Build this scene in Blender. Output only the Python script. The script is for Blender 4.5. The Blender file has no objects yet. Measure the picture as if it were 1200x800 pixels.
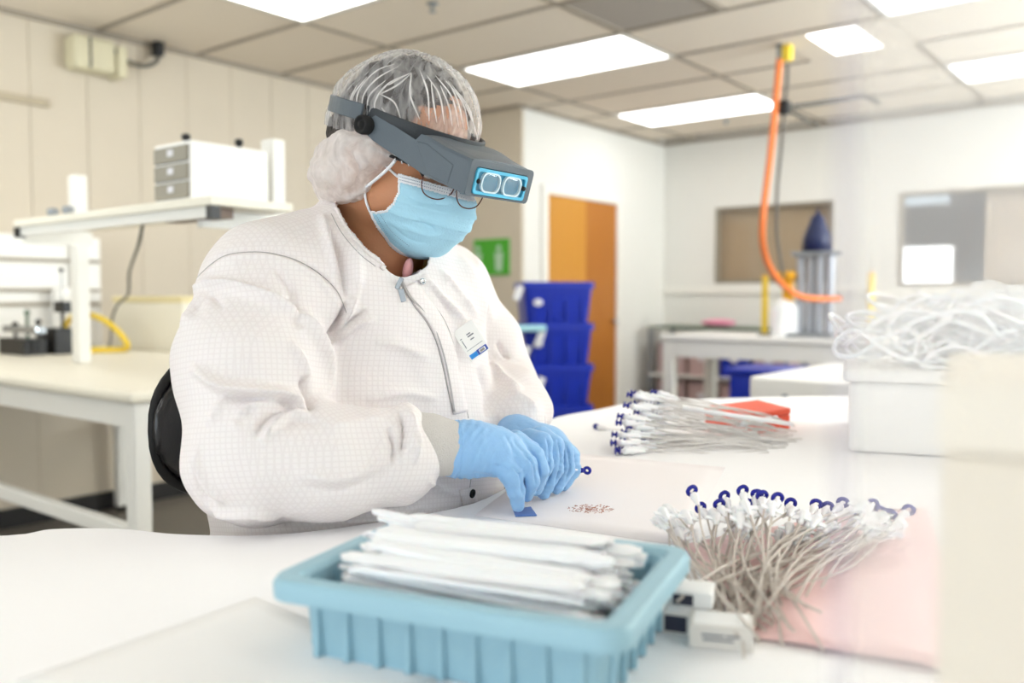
import bpy, bmesh, math, random
import numpy as np
from mathutils import Vector, Matrix, Quaternion, noise
from mathutils.bvhtree import BVHTree

random.seed(7); rng = np.random.default_rng(7)
S = bpy.context.scene
COL = S.collection

# ------------------------------------------------------------------ camera, world, exposure
FPX = 1037.0
PIT = math.radians(2.856)
YAW = 0.6743757
H = 1.19                       # camera height
cy, sy = math.cos(YAW), math.sin(YAW)
cp, sp = math.cos(PIT), math.sin(PIT)
cam_d = bpy.data.cameras.new('camera'); cam = bpy.data.objects.new('camera', cam_d); COL.objects.link(cam)
cam.location = (0, 0, H)
cam.rotation_euler = (math.pi/2-PIT, 0, YAW-math.pi/2)
cam_d.sensor_width = 36; cam_d.lens = FPX/1200*36
cam_d.clip_start = .02
cam_d.dof.use_dof = True; cam_d.dof.focus_distance = 1.13; cam_d.dof.aperture_fstop = 2.8
S.camera = cam
w = bpy.data.worlds.new('world'); S.world = w; w.use_nodes = True
w.node_tree.nodes['Background'].inputs[0].default_value = (1, .98, .95, 1)
w.node_tree.nodes['Background'].inputs[1].default_value = .5
S.view_settings.view_transform = 'Standard'
try: S.view_settings.look = 'None'
except Exception: pass
S.view_settings.gamma = 1; S.view_settings.use_curve_mapping = False
S.view_settings.exposure = 0.18
LAMP = 3.6                     # radiance of the ceiling troffers

def fill_light(name, loc, rot, sx, sz, power, c=(.80, .91, 1)):   # added area lights out of view
    l = bpy.data.lights.new(name, 'AREA'); l.shape = 'RECTANGLE'; l.size = sx; l.size_y = sz; l.energy = power; l.color = c
    o = bpy.data.objects.new(name, l); COL.objects.link(o); o.location = loc; o.rotation_euler = rot
fill_light('added_fill_light', (-3.0, .6, 1.45), (0, -math.pi/2, 0), 1.6, 5.0, 60)  # added unseen fill, brightens walls and worker from behind the camera
fill_light('added_fill_light', (2.2, -3.35, 1.45), (math.pi/2, 0, 0), 6.5, 1.6, 32)
fill_light('added_uplight', (5.6, -2.0, 1.5), (math.pi-math.radians(14), 0, 0), 3.6, 1.6, 385, (.82, .93, 1))  # added unseen lights facing up, only to brighten the ceiling
fill_light('added_uplight', (-.3, 3.7, 1.5), (math.pi, math.radians(14), 0), 1.2, 1.6, 38, (.82, .93, 1))

# ------------------------------------------------------------------ coordinate helpers
def ray(px, py):               # level camera frame: x right, y forward, z up
    x = (px-600)/FPX; z = -(py-400)/FPX
    return np.array([x, cp+z*sp, -sp+z*cp])
def A(px, py, d): r = ray(px, py); return r*(d/r[1])
def G(px, py, z): r = ray(px, py); return r*((z-H)/r[2])        # on the horizontal plane at height z
def W(p):
    p = np.asarray(p, float); x, y, z = p[..., 0], p[..., 1], p[..., 2]
    return np.stack([y*cy+x*sy, y*sy-x*cy, z+H], -1)
def prj(P):                    # level camera frame -> pixels
    x, y, z = P[..., 0], P[..., 1], P[..., 2]
    yy = y*cp-z*sp; zz = y*sp+z*cp
    return 600+FPX*x/yy, 400-FPX*zz/yy
def WA(px, py, d): return W(A(px, py, d))
def WG(px, py, z): return W(G(px, py, z))
def onu(px, py, u): r = W(ray(px, py))-np.array([0, 0, H]); return r*(u/r[0])+np.array([0, 0, H])
def onv(px, py, v): r = W(ray(px, py))-np.array([0, 0, H]); return r*(v/r[1])+np.array([0, 0, H])

# ------------------------------------------------------------------ materials
MATS = {}
def mat(name, col, rough=.5, metal=0., bump=0., bscale=60., var=0., vscale=8., emit=None, es=1., trans=0., alpha=1., coat=0., sss=0., sheen=0., ior=1.45):
    if name in MATS: return MATS[name]
    m = bpy.data.materials.new(name); m.use_nodes = True
    nt = m.node_tree; b = nt.nodes['Principled BSDF']
    def si(k, v):
        if k in b.inputs: b.inputs[k].default_value = v
    c = (col[0], col[1], col[2], 1)
    si('Base Color', c); si('Roughness', rough); si('Metallic', metal); si('IOR', ior)
    si('Transmission Weight', trans); si('Alpha', alpha); si('Coat Weight', coat); si('Sheen Weight', sheen)
    if sss: si('Subsurface Weight', sss); si('Subsurface Scale', .01)
    if emit: si('Emission Color', (*emit, 1)); si('Emission Strength', es)
    tc = nt.nodes.new('ShaderNodeTexCoord')
    if var:
        n = nt.nodes.new('ShaderNodeTexNoise'); n.inputs['Scale'].default_value = vscale; n.inputs['Detail'].default_value = 4
        nt.links.new(tc.outputs['Object'], n.inputs['Vector'])
        mx = nt.nodes.new('ShaderNodeMix'); mx.data_type = 'RGBA'
        mx.inputs[6].default_value = tuple(min(1, v*(1-var)) for v in col)+(1,)
        mx.inputs[7].default_value = tuple(min(1, v*(1+var)) for v in col)+(1,)
        nt.links.new(n.outputs['Fac'], mx.inputs[0]); nt.links.new(mx.outputs[2], b.inputs['Base Color'])
    if bump:
        n = nt.nodes.new('ShaderNodeTexNoise'); n.inputs['Scale'].default_value = bscale; n.inputs['Detail'].default_value = 3
        nt.links.new(tc.outputs['Object'], n.inputs['Vector'])
        bp = nt.nodes.new('ShaderNodeBump'); bp.inputs['Strength'].default_value = bump; bp.inputs['Distance'].default_value = .005
        nt.links.new(n.outputs['Fac'], bp.inputs['Height']); nt.links.new(bp.outputs[0], b.inputs['Normal'])
    MATS[name] = m; return m
def srgb(r, g, b): return tuple(((v/255)/12.92 if v/255 <= .04045 else ((v/255+.055)/1.055)**2.4) for v in (r, g, b))

M = dict(
 wall=mat('wall_paint', srgb(212, 200, 181), .6, bump=.05, bscale=40, var=.02),
 wallw=mat('white_wall_paint', srgb(232, 229, 222), .6, bump=.05, bscale=40, var=.015),
 tile=mat('ceiling_tile', srgb(232, 220, 203), .9, bump=.25, bscale=220, var=.03, vscale=30),
 bar=mat('ceiling_bar', srgb(158, 147, 132), .6, var=.02),
 vent=mat('return_panel', srgb(168, 160, 150), .8, bump=.2, bscale=200, var=.03),
 floor=mat('floor_vinyl', srgb(112, 106, 98), .45, bump=.05, var=.08, vscale=5),
 base=mat('black_baseboard', srgb(32, 30, 30), .5, bump=.05),
 white=mat('white_laminate', srgb(244, 242, 238), .45, bump=.03, bscale=90, var=.01),
 cream=mat('cream_laminate', srgb(240, 234, 218), .4, bump=.03, var=.02),
 steelw=mat('white_enamel', srgb(236, 234, 228), .35, bump=.02),
 cloth=mat('table_cover', srgb(252, 251, 252), .75, bump=.08, bscale=35, var=.01),
 paper=mat('white_paper', srgb(250, 249, 248), .8, bump=.04, bscale=25, var=.01),
 pinkpaper=mat('pinkish_paper', srgb(249, 243, 243), .8, bump=.04, bscale=25, var=.01),
 pink=mat('pink_antistatic_film', srgb(250, 212, 210), .35, bump=.25, bscale=60, var=.05, vscale=14),
 black=mat('black_plastic', srgb(24, 24, 26), .4, bump=.04),
 rubber=mat('black_rubber', srgb(20, 20, 20), .7, bump=.05),
 leather=mat('black_leather', srgb(22, 22, 24), .28, bump=.15, bscale=240, coat=.3),
 chrome=mat('chrome', srgb(205, 208, 212), .18, 1., bump=.01),
 silver=mat('satin_silver', srgb(176, 180, 188), .45, .5, bump=.03),
 steel=mat('dull_steel', srgb(150, 155, 160), .35, .8, bump=.03),
 hose_o=mat('orange_hose', srgb(240, 128, 62), .45, bump=.05),
 yellow=mat('yellow_plastic', srgb(238, 205, 60), .45, bump=.04),
 cord=mat('grey_cord', srgb(95, 92, 86), .6, bump=.04),
 blue=mat('blue_crate_plastic', srgb(10, 42, 165), .35, bump=.05, var=.06),
 bluedk=mat('blue_ring_plastic', srgb(28, 34, 150), .25, bump=.02),
 binblue=mat('pale_blue_plastic', srgb(154, 194, 210), .4, bump=.05, bscale=120, var=.03),
 wplastic=mat('white_clear_plastic', srgb(252, 252, 254), .35, bump=.03, sss=.1),
 tube=mat('milky_tubing', srgb(232, 228, 224), .3, bump=.02),
 tubebeige=mat('braided_tubing', srgb(206, 196, 186), .4, bump=.05, var=.1, vscale=200),
 orange=mat('orange_red_plastic', srgb(248, 92, 58), .45, bump=.04, var=.03),
 tan=mat('tan_blind', srgb(170, 148, 118), .8, bump=.1, var=.04),
 vblind=mat('pale_blind_slat', srgb(190, 174, 156), .8, bump=.06),
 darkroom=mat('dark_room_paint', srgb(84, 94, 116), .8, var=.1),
 glow=mat('reflection_glow', (1, 1, 1), .5, emit=(.93, .97, 1), es=2.2),  # emission imitating a reflection in the window glass
 frame=mat('dark_window_frame', srgb(150, 140, 124), .5, bump=.02),
 trim=mat('white_trim', srgb(238, 234, 226), .5, bump=.02),
 emerg=mat('cream_housing', srgb(214, 206, 176), .5, bump=.03, var=.03),
 green=mat('green_sign', srgb(78, 176, 50), .5, bump=.02),
 signw=mat('sign_print', srgb(186, 216, 186), .6, var=.03),
 greydraw=mat('grey_drawer', srgb(150, 144, 130), .5, bump=.02, var=.08),
 lilac=mat('pale_blue_sheet', srgb(168, 214, 224), .7, bump=.08),
 tag=mat('tag_paper', srgb(226, 224, 228), .7, bump=.02),
 skin=mat('skin', srgb(196, 136, 98), .5, bump=.08, bscale=300, var=.06, vscale=30, sss=.12),
 lip=mat('lip', srgb(160, 88, 78), .5, bump=.05),
 hair=mat('dark_hair', srgb(44, 36, 34), .6, bump=.9, bscale=160, var=.5, vscale=90),
 eyew=mat('eye_white', srgb(235, 232, 228), .2, bump=.01),
 iris=mat('brown_iris', srgb(60, 36, 22), .2, bump=.01),
 mask=mat('blue_mask_fabric', srgb(172, 218, 238), .85, bump=.3, bscale=500, var=.03, vscale=40),
 maskw=mat('white_mask_edge', srgb(242, 244, 248), .85, bump=.3, bscale=600),
 dots=mat('stitch_dots', srgb(120, 140, 165), .8, bump=.02),
 glove=mat('blue_nitrile', srgb(146, 192, 236), .42, bump=.35, bscale=90, var=.05, vscale=25, sss=.05),
 knit=mat('grey_knit', srgb(212, 207, 202), .9, bump=.5, bscale=700, var=.03, vscale=300),
 visor=mat('slate_grey_plastic', srgb(86, 96, 104), .42, bump=.06, bscale=500, var=.04, vscale=60),
 visord=mat('dark_grey_band', srgb(52, 56, 60), .55, bump=.1, bscale=400),
 thread=mat('grey_thread', srgb(176, 170, 168), .8, bump=.05),
 pinkshirt=mat('pink_shirt', srgb(222, 160, 160), .8, bump=.3, bscale=200),
 copper=mat('copper_bits', srgb(186, 120, 96), .5, .3, bump=.05),
 denim=mat('dark_trousers', srgb(50, 54, 66), .8, bump=.3, bscale=300),
 navy=mat('navy_print', srgb(42, 44, 62), .5, bump=.02),
 print=mat('grey_print', srgb(130, 132, 138), .6, var=.02),
 carton=mat('white_carton', srgb(226, 222, 216), .6, bump=.04),
 badgeb=mat('badge_blue', srgb(40, 140, 220), .4, bump=.01),
 badged=mat('badge_dark_blue', srgb(44, 76, 170), .4, bump=.01),
 grprint=mat('badge_grey', srgb(150, 146, 142), .5, bump=.01),
 bluepad=mat('blue_pad', srgb(88, 128, 196), .35, bump=.03),
 mauve=mat('mauve_box', srgb(186, 160, 158), .6, bump=.05, var=.05),
 darkgreen=mat('dark_green_edge', srgb(96, 116, 96), .6, bump=.03),
 pinkbag=mat('bright_pink_bag', srgb(232, 150, 176), .5, bump=.2),
)
# lit diffuser of the ceiling lamps
M['lamp'] = mat('lamp_diffuser', (1, 1, 1), .5, emit=(.97, .985, 1), es=LAMP)

def grid_coat():
    m = bpy.data.materials.new('gown_fabric'); m.use_nodes = True; nt = m.node_tree; b = nt.nodes['Principled BSDF']
    b.inputs['Roughness'].default_value = .7
    tc = nt.nodes.new('ShaderNodeTexCoord'); geo = nt.nodes.new('ShaderNodeNewGeometry')
    mp = nt.nodes.new('ShaderNodeMapping'); mp.inputs['Rotation'].default_value = (.15, -.12, 0.0)
    nt.links.new(tc.outputs['Object'], mp.inputs['Vector'])
    sx = nt.nodes.new('ShaderNodeSeparateXYZ'); nt.links.new(mp.outputs[0], sx.inputs[0])
    sn = nt.nodes.new('ShaderNodeSeparateXYZ'); nt.links.new(geo.outputs['Normal'], sn.inputs[0])
    def math_(op, a, bb=None):
        n = nt.nodes.new('ShaderNodeMath'); n.operation = op
        for i, v in enumerate((a, bb)):
            if v is None: continue
            if isinstance(v, (int, float)): n.inputs[i].default_value = v
            else: nt.links.new(v, n.inputs[i])
        return n.outputs[0]
    tot = None
    for ax in range(3):
        f = math_('FRACT', math_('MULTIPLY', sx.outputs[ax], 1/.0062))
        line = math_('LESS_THAN', math_('ABSOLUTE', math_('SUBTRACT', f, .5)), .13)
        keep = math_('LESS_THAN', math_('ABSOLUTE', sn.outputs[ax]), .78)
        l = math_('MULTIPLY', line, keep)
        tot = l if tot is None else math_('MAXIMUM', tot, l)
    mx = nt.nodes.new('ShaderNodeMix'); mx.data_type = 'RGBA'
    mx.inputs[6].default_value = (*srgb(240, 231, 229), 1); mx.inputs[7].default_value = (*srgb(234, 224, 222), 1)
    nt.links.new(tot, mx.inputs[0]); nt.links.new(mx.outputs[2], b.inputs['Base Color'])
    n = nt.nodes.new('ShaderNodeTexNoise'); n.inputs['Scale'].default_value = 26; n.inputs['Detail'].default_value = 4
    nt.links.new(tc.outputs['Object'], n.inputs['Vector'])
    bp = nt.nodes.new('ShaderNodeBump'); bp.inputs['Strength'].default_value = .28; bp.inputs['Distance'].default_value = .012
    nt.links.new(n.outputs['Fac'], bp.inputs['Height']); nt.links.new(bp.outputs[0], b.inputs['Normal'])
    b.inputs['Subsurface Weight'].default_value = .06; b.inputs['Subsurface Scale'].default_value = .02
    return m
M['coat'] = grid_coat()

def veil(name, col, dens, rough=.9, streak=None, gloss=.0):
    """thin see-through sheet: part of it lets light through, part scatters it"""
    m = bpy.data.materials.new(name); m.use_nodes = True; nt = m.node_tree
    nt.nodes.remove(nt.nodes['Principled BSDF']); out = nt.nodes['Material Output']
    tr = nt.nodes.new('ShaderNodeBsdfTransparent')
    df = nt.nodes.new('ShaderNodeBsdfDiffuse'); df.inputs[0].default_value = (*col, 1)
    tl = nt.nodes.new('ShaderNodeBsdfTranslucent'); tl.inputs[0].default_value = (*col, 1)
    a = nt.nodes.new('ShaderNodeMixShader'); a.inputs[0].default_value = .5
    nt.links.new(df.outputs[0], a.inputs[1]); nt.links.new(tl.outputs[0], a.inputs[2])
    last = a.outputs[0]
    if gloss:
        gl = nt.nodes.new('ShaderNodeBsdfGlossy'); gl.inputs['Roughness'].default_value = .08
        g = nt.nodes.new('ShaderNodeMixShader'); g.inputs[0].default_value = gloss
        nt.links.new(last, g.inputs[1]); nt.links.new(gl.outputs[0], g.inputs[2]); last = g.outputs[0]
    mx = nt.nodes.new('ShaderNodeMixShader'); mx.inputs[0].default_value = dens
    nt.links.new(tr.outputs[0], mx.inputs[1]); nt.links.new(last, mx.inputs[2]); nt.links.new(mx.outputs[0], out.inputs[0])
    if streak:
        tc = nt.nodes.new('ShaderNodeTexCoord'); mp = nt.nodes.new('ShaderNodeMapping'); mp.inputs['Scale'].default_value = streak[0]
        n = nt.nodes.new('ShaderNodeTexNoise'); n.inputs['Scale'].default_value = streak[1]; n.inputs['Detail'].default_value = 5
        n.inputs['Distortion'].default_value = .6
        cr = nt.nodes.new('ShaderNodeMapRange'); cr.inputs[1].default_value = .38; cr.inputs[2].default_value = .68
        cr.inputs[3].default_value = streak[2]; cr.inputs[4].default_value = streak[3]
        nt.links.new(tc.outputs['Object'], mp.inputs[0]); nt.links.new(mp.outputs[0], n.inputs['Vector'])
        nt.links.new(n.outputs['Fac'], cr.inputs[0]); nt.links.new(cr.outputs[0], mx.inputs[0])
        bp = nt.nodes.new('ShaderNodeBump'); bp.inputs['Strength'].default_value = .6; bp.inputs['Distance'].default_value = .004
        nt.links.new(n.outputs['Fac'], bp.inputs['Height']); nt.links.new(bp.outputs[0], df.inputs['Normal'])
    return m
M['cap'] = veil('hair_net_fabric', srgb(248, 246, 245), .5, streak=((1, 1, .3), 75, .16, .62))
M['capthick'] = veil('gathered_net_fabric', srgb(252, 250, 249), .8, streak=((1, 1, .5), 60, .66, .99))
M['shield'] = veil('clear_vinyl', srgb(250, 248, 248), .36, gloss=.05)
M['shieldedge'] = veil('vinyl_edge', srgb(205, 203, 222), .34)
M['clear'] = veil('clear_lens', srgb(205, 232, 240), .18, gloss=.5)
M['plate'] = veil('aqua_lens_plate', srgb(70, 175, 215), .72, gloss=.15)
M['pane'] = veil('window_pane', srgb(220, 220, 225), .06, gloss=.35)
M['bag'] = veil('clear_bag', srgb(245, 245, 245), .35, gloss=.25)

# ------------------------------------------------------------------ mesh builders
def wloc(o):
    v = Vector((0, 0, 0))
    while o is not None: v += o.location; o = o.parent
    return np.array(v)
def mesh_obj(name, V, F, m, parent=None, smooth=False, base=None):
    V = np.asarray(V, float)
    off = wloc(parent) if parent is not None else (np.asarray(base, float) if base is not None else V.min(0)*np.array([.5, .5, 1])+V.max(0)*np.array([.5, .5, 0]))
    me = bpy.data.meshes.new(name)
    me.from_pydata((V-off).tolist(), [], [tuple(int(i) for i in f) for f in F]); me.update()
    if m is not None: me.materials.append(m)
    if smooth: me.polygons.foreach_set('use_smooth', [True]*len(me.polygons))
    o = bpy.data.objects.new(name, me); COL.objects.link(o)
    if parent is not None: o.parent = parent
    else: o.location = off
    return o
class MB:
    def __init__(s): s.V = []; s.F = []
    def add(s, V, F):
        n = len(s.V); s.V += [tuple(v) for v in V]; s.F += [tuple(i+n for i in f) for f in F]; return s
    def box(s, a, b, T=None):
        (x0, y0, z0), (x1, y1, z1) = a, b
        V = [(x0, y0, z0), (x1, y0, z0), (x1, y1, z0), (x0, y1, z0), (x0, y0, z1), (x1, y0, z1), (x1, y1, z1), (x0, y1, z1)]
        if T is not None: V = [tuple(T @ Vector(v)) for v in V]
        return s.add(V, [(0, 3, 2, 1), (4, 5, 6, 7), (0, 1, 5, 4), (1, 2, 6, 5), (2, 3, 7, 6), (3, 0, 4, 7)])
    def tube(s, P, r, n=10, caps=True, closed=False, flat=None):
        P = [Vector(tuple(p)) for p in P]; m = len(P)
        R = r if hasattr(r, '__len__') else [r]*m
        V = []; F = []; prev = None
        for i, p in enumerate(P):
            if closed: t = P[(i+1) % m]-P[i-1]
            else: t = P[min(i+1, m-1)]-P[max(i-1, 0)]
            if t.length < 1e-9: t = Vector((0, 0, 1))
            t.normalize()
            if prev is None:
                u = t.orthogonal() if flat is None else (Vector(flat)-Vector(flat).dot(t)*t)
                u.normalize()
            else:
                u = prev-prev.dot(t)*t
                u = u.normalized() if u.length > 1e-6 else t.orthogonal().normalized()
            prev = u; v = t.cross(u)
            for k in range(n):
                a = 2*math.pi*k/n
                V.append(tuple(p+(u*math.cos(a)+v*math.sin(a))*R[i]))
        rings = m if closed else m-1
        for i in range(rings):
            for k in range(n):
                a, b = i*n+k, i*n+(k+1) % n; c, d = ((i+1) % m)*n+(k+1) % n, ((i+1) % m)*n+k
                F.append((a, b, c, d))
        if caps and not closed: F += [tuple(range(n-1, -1, -1)), tuple(range((m-1)*n, m*n))]
        return s.add(V, F)
    def cyl(s, a, b, r, r2=None, n=20): return s.tube([a, b], [r, r if r2 is None else r2], n)
    def lathe(s, prof, n=24, T=None):       # prof: (r, z)
        V = [];
        for r, z in prof:
            for k in range(n):
                a = 2*math.pi*k/n; V.append((r*math.cos(a), r*math.sin(a), z))
        if T is not None: V = [tuple(T @ Vector(v)) for v in V]
        F = []
        for i in range(len(prof)-1):
            for k in range(n): F.append((i*n+k, i*n+(k+1) % n, (i+1)*n+(k+1) % n, (i+1)*n+k))
        F += [tuple(range(n-1, -1, -1)), tuple(range((len(prof)-1)*n, len(prof)*n))]
        return s.add(V, F)
    def torus(s, c, ax, R, r, n=20, k=8, ell=None):
        ax = Vector(tuple(ax)).normalized(); u = ax.orthogonal().normalized(); v = ax.cross(u); c = Vector(tuple(c))
        return s.tube([c+u*R*math.cos(2*math.pi*i/n)+v*R*math.sin(2*math.pi*i/n) for i in range(n)], r, k, closed=True)
    def prism(s, poly, z0, z1, T=None):     # poly ccw
        n = len(poly); V = [(x, y, z0) for x, y in poly]+[(x, y, z1) for x, y in poly]
        if T is not None: V = [tuple(T @ Vector(v)) for v in V]
        F = [tuple(range(n-1, -1, -1)), tuple(range(n, 2*n))]+[(i, (i+1) % n, n+(i+1) % n, n+i) for i in range(n)]
        return s.add(V, F)
    def ell(s, c, r, n=16, T=None):
        V = []; F = []; m = n//2
        for i in range(1, m):
            for k in range(n):
                a = math.pi*i/m; b = 2*math.pi*k/n
                V.append((r[0]*math.sin(a)*math.cos(b), r[1]*math.sin(a)*math.sin(b), r[2]*math.cos(a)))
        V += [(0, 0, r[2]), (0, 0, -r[2])]
        for i in range(m-2):
            for k in range(n): F.append((i*n+k, (i+1)*n+k, (i+1)*n+(k+1) % n, i*n+(k+1) % n))
        t = len(V)-2
        for k in range(n): F.append((t, k, (k+1) % n)); F.append((t+1, (m-2)*n+(k+1) % n, (m-2)*n+k))
        if T is not None: V = [tuple(T @ Vector(v)) for v in V]
        return s.add([(v[0]+c[0], v[1]+c[1], v[2]+c[2]) for v in V], F)
    def build(s, name, m, parent=None, smooth=False, bevel=0, seg=2, base=None, sub=0):
        o = mesh_obj(name, s.V, s.F, m, parent, smooth, base)
        if bevel:
            b = o.modifiers.new('bevel', 'BEVEL'); b.width = bevel; b.segments = seg; b.limit_method = 'ANGLE'; b.angle_limit = math.radians(40)
            b.harden_normals = False
            o.data.polygons.foreach_set('use_smooth', [True]*len(o.data.polygons))
            wn = o.modifiers.new('wn', 'WEIGHTED_NORMAL'); wn.keep_sharp = True
        if sub:
            q = o.modifiers.new('sub', 'SUBSURF'); q.levels = q.render_levels = sub
        return o
def thing(name, label, cat, base, group=None):
    o = bpy.data.objects.new(name, None); COL.objects.link(o); o.location = tuple(float(v) for v in base); o.empty_display_size = .05
    o['label'] = label; o['category'] = cat
    if group: o['group'] = group
    return o
def tag(o, label, cat, group=None):
    o['label'] = label; o['category'] = cat
    if group: o['group'] = group
    return o
def struct(o): o['kind'] = 'structure'; return o
def stuff(o): o['kind'] = 'stuff'; return o
def dup(root, loc=None, label=None):
    r = root.copy(); COL.objects.link(r)
    if loc is not None: r.location = tuple(float(v) for v in loc)
    if label: r['label'] = label
    for ch in list(root.children):
        c = ch.copy(); COL.objects.link(c); c.parent = r
        for g in ch.children:
            d = g.copy(); COL.objects.link(d); d.parent = c
    return r
def smoothpath(P, n=8):
    P = [np.asarray(p, float) for p in P]; Q = [2*P[0]-P[1]]+P+[2*P[-1]-P[-2]]; out = []
    for i in range(1, len(Q)-2):
        a, b, c, d = Q[i-1:i+3]
        for k in range(n):
            t = k/n; out.append(.5*((2*b)+(-a+c)*t+(2*a-5*b+4*c-d)*t*t+(-a+3*b-3*c+d)*t**3))
    out.append(P[-1]); return out
def rrect(hx, hy, r, n=6):
    P = []
    for sx_, sy_, a0 in ((1, 1, 0), (-1, 1, 90), (-1, -1, 180), (1, -1, 270)):
        for k in range(n+1):
            a = math.radians(a0+90*k/n); P.append((sx_*(hx-r)+r*math.cos(a), sy_*(hy-r)+r*math.sin(a)))
    return P

# ------------------------------------------------------------------ implicit surfaces (for the body and soft things)
class Field:
    def __init__(s, lo, hi, h):
        s.lo = np.array(lo, float); s.h = h
        s.n = np.ceil((np.array(hi)-s.lo)/h).astype(int)+1
        s.ax = [s.lo[i]+h*np.arange(s.n[i]) for i in range(3)]
        s.D = np.full(s.n, 1.0, np.float32)
    def _blk(s, lo, hi, pad):
        sl = []
        for i in range(3):
            a = int(max(0, np.floor((lo[i]-pad-s.lo[i])/s.h))); b = int(min(s.n[i], np.ceil((hi[i]+pad-s.lo[i])/s.h)+1))
            sl.append(slice(a, max(a, b)))
        X, Y, Z = np.meshgrid(*[s.ax[i][sl[i]].astype(np.float32) for i in range(3)], indexing='ij')
        return tuple(sl), X, Y, Z
    def comb(s, sl, d, k, sub=False):
        a = s.D[sl]
        if sub:
            d = -d
            h = np.clip(.5-.5*(a-d)/k, 0, 1); s.D[sl] = a*(1-h)+d*h+k*h*(1-h); return
        h = np.clip(.5+.5*(a-d)/k, 0, 1); s.D[sl] = a*(1-h)+d*h-k*h*(1-h)
    def cap(s, a, b, ra, rb, k=.02, sub=False):
        a = np.asarray(a, float); b = np.asarray(b, float); r = max(ra, rb)
        sl, X, Y, Z = s._blk(np.minimum(a, b)-r, np.maximum(a, b)+r, k+.02)
        ab = b-a; L = ab@ab+1e-12
        t = np.clip(((X-a[0])*ab[0]+(Y-a[1])*ab[1]+(Z-a[2])*ab[2])/L, 0, 1)
        d = np.sqrt((X-a[0]-t*ab[0])**2+(Y-a[1]-t*ab[1])**2+(Z-a[2]-t*ab[2])**2)-(ra+(rb-ra)*t)
        s.comb(sl, d, k, sub)
    def chain(s, pts, rs, k=.02, sub=False):
        for i in range(len(pts)-1): s.cap(pts[i], pts[i+1], rs[i], rs[i+1], k, sub)
    def ell(s, c, r, R=None, k=.02, sub=False):
        c = np.asarray(c, float); r = np.asarray(r, float); R = np.eye(3) if R is None else np.asarray(R)   # rows of R = local axes
        e = np.sqrt(((R.T*r)**2).sum(1))
        sl, X, Y, Z = s._blk(c-e, c+e, k+.02)
        X = X-c[0]; Y = Y-c[1]; Z = Z-c[2]
        q = [(X*R[i, 0]+Y*R[i, 1]+Z*R[i, 2]) for i in range(3)]
        k0 = np.sqrt(sum((q[i]/r[i])**2 for i in range(3))); k1 = np.sqrt(sum((q[i]/r[i]**2)**2 for i in range(3)))+1e-9
        s.comb(sl, (k0*(k0-1)/k1).astype(np.float32), k, sub)
    def mesh(s):
        D = s.D; I = D < 0; nx, ny, nz = D.shape
        c = [I[i:nx-1+i, j:ny-1+j, k:nz-1+k] for i in (0, 1) for j in (0, 1) for k in (0, 1)]
        al = c[0].copy(); an = c[0].copy()
        for q in c[1:]: al &= q; an |= q
        act = an & ~al; idx = np.argwhere(act); N = len(idx)
        vid = np.full(act.shape, -1, np.int64); vid[act] = np.arange(N)
        acc = np.zeros((N, 3)); cnt = np.zeros(N)
        cor = [(i, j, k) for i in (0, 1) for j in (0, 1) for k in (0, 1)]
        for a in range(8):
            for ax in range(3):
                if cor[a][ax] == 0:
                    b = list(cor[a]); b[ax] = 1
                    da = D[idx[:, 0]+cor[a][0], idx[:, 1]+cor[a][1], idx[:, 2]+cor[a][2]]; db = D[idx[:, 0]+b[0], idx[:, 1]+b[1], idx[:, 2]+b[2]]
                    m = (da < 0) != (db < 0); t = np.where(m, da/(da-db+1e-12), 0)
                    p = np.tile(np.array(cor[a], float), (N, 1)); p[:, ax] += t
                    acc[m] += p[m]; cnt[m] += 1
        V = s.lo+(idx+acc/cnt[:, None])*s.h; Fs = []
        for ax in range(3):
            o1, o2 = [(1, 2), (2, 0), (0, 1)][ax]
            sa = [slice(None)]*3; sb = [slice(None)]*3; sa[ax] = slice(0, -1); sb[ax] = slice(1, None)
            ch = I[tuple(sa)] != I[tuple(sb)]; e = np.argwhere(ch)
            e = e[(e[:, o1] > 0) & (e[:, o2] > 0) & (e[:, o1] < D.shape[o1]-1) & (e[:, o2] < D.shape[o2]-1)]
            d1 = np.zeros(3, int); d1[o1] = 1; d2 = np.zeros(3, int); d2[o2] = 1
            q = np.stack([vid[tuple((e-d1-d2).T)], vid[tuple((e-d2).T)], vid[tuple(e.T)], vid[tuple((e-d1).T)]], 1)
            ins = I[tuple(e.T)]
            q[~ins] = q[~ins][:, ::-1]; Fs.append(q)
        F = np.concatenate(Fs); F = F[(F >= 0).all(1)]
        return V, F
def soften(V, F, it=2, lam=.5):
    V = V.copy(); E = np.concatenate([F[:, [0, 1]], F[:, [1, 2]], F[:, [2, 3]], F[:, [3, 0]]])
    n = len(V); deg = np.bincount(E.ravel(), minlength=n)[:, None].astype(float)
    for _ in range(it):
        a = np.zeros_like(V)
        for c in range(3): a[:, c] = np.bincount(E[:, 0], V[E[:, 1], c], n)+np.bincount(E[:, 1], V[E[:, 0], c], n)
        V += lam*(a/np.maximum(deg, 1)-V)
    return V
def vnormals(V, F):
    n = np.zeros_like(V); fn = np.cross(V[F[:, 2]]-V[F[:, 0]], V[F[:, 3]]-V[F[:, 1]])
    for k in range(4):
        for c in range(3): n[:, c] += np.bincount(F[:, k], fn[:, c], len(V))
    return n/(np.linalg.norm(n, axis=1)[:, None]+1e-12)
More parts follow.
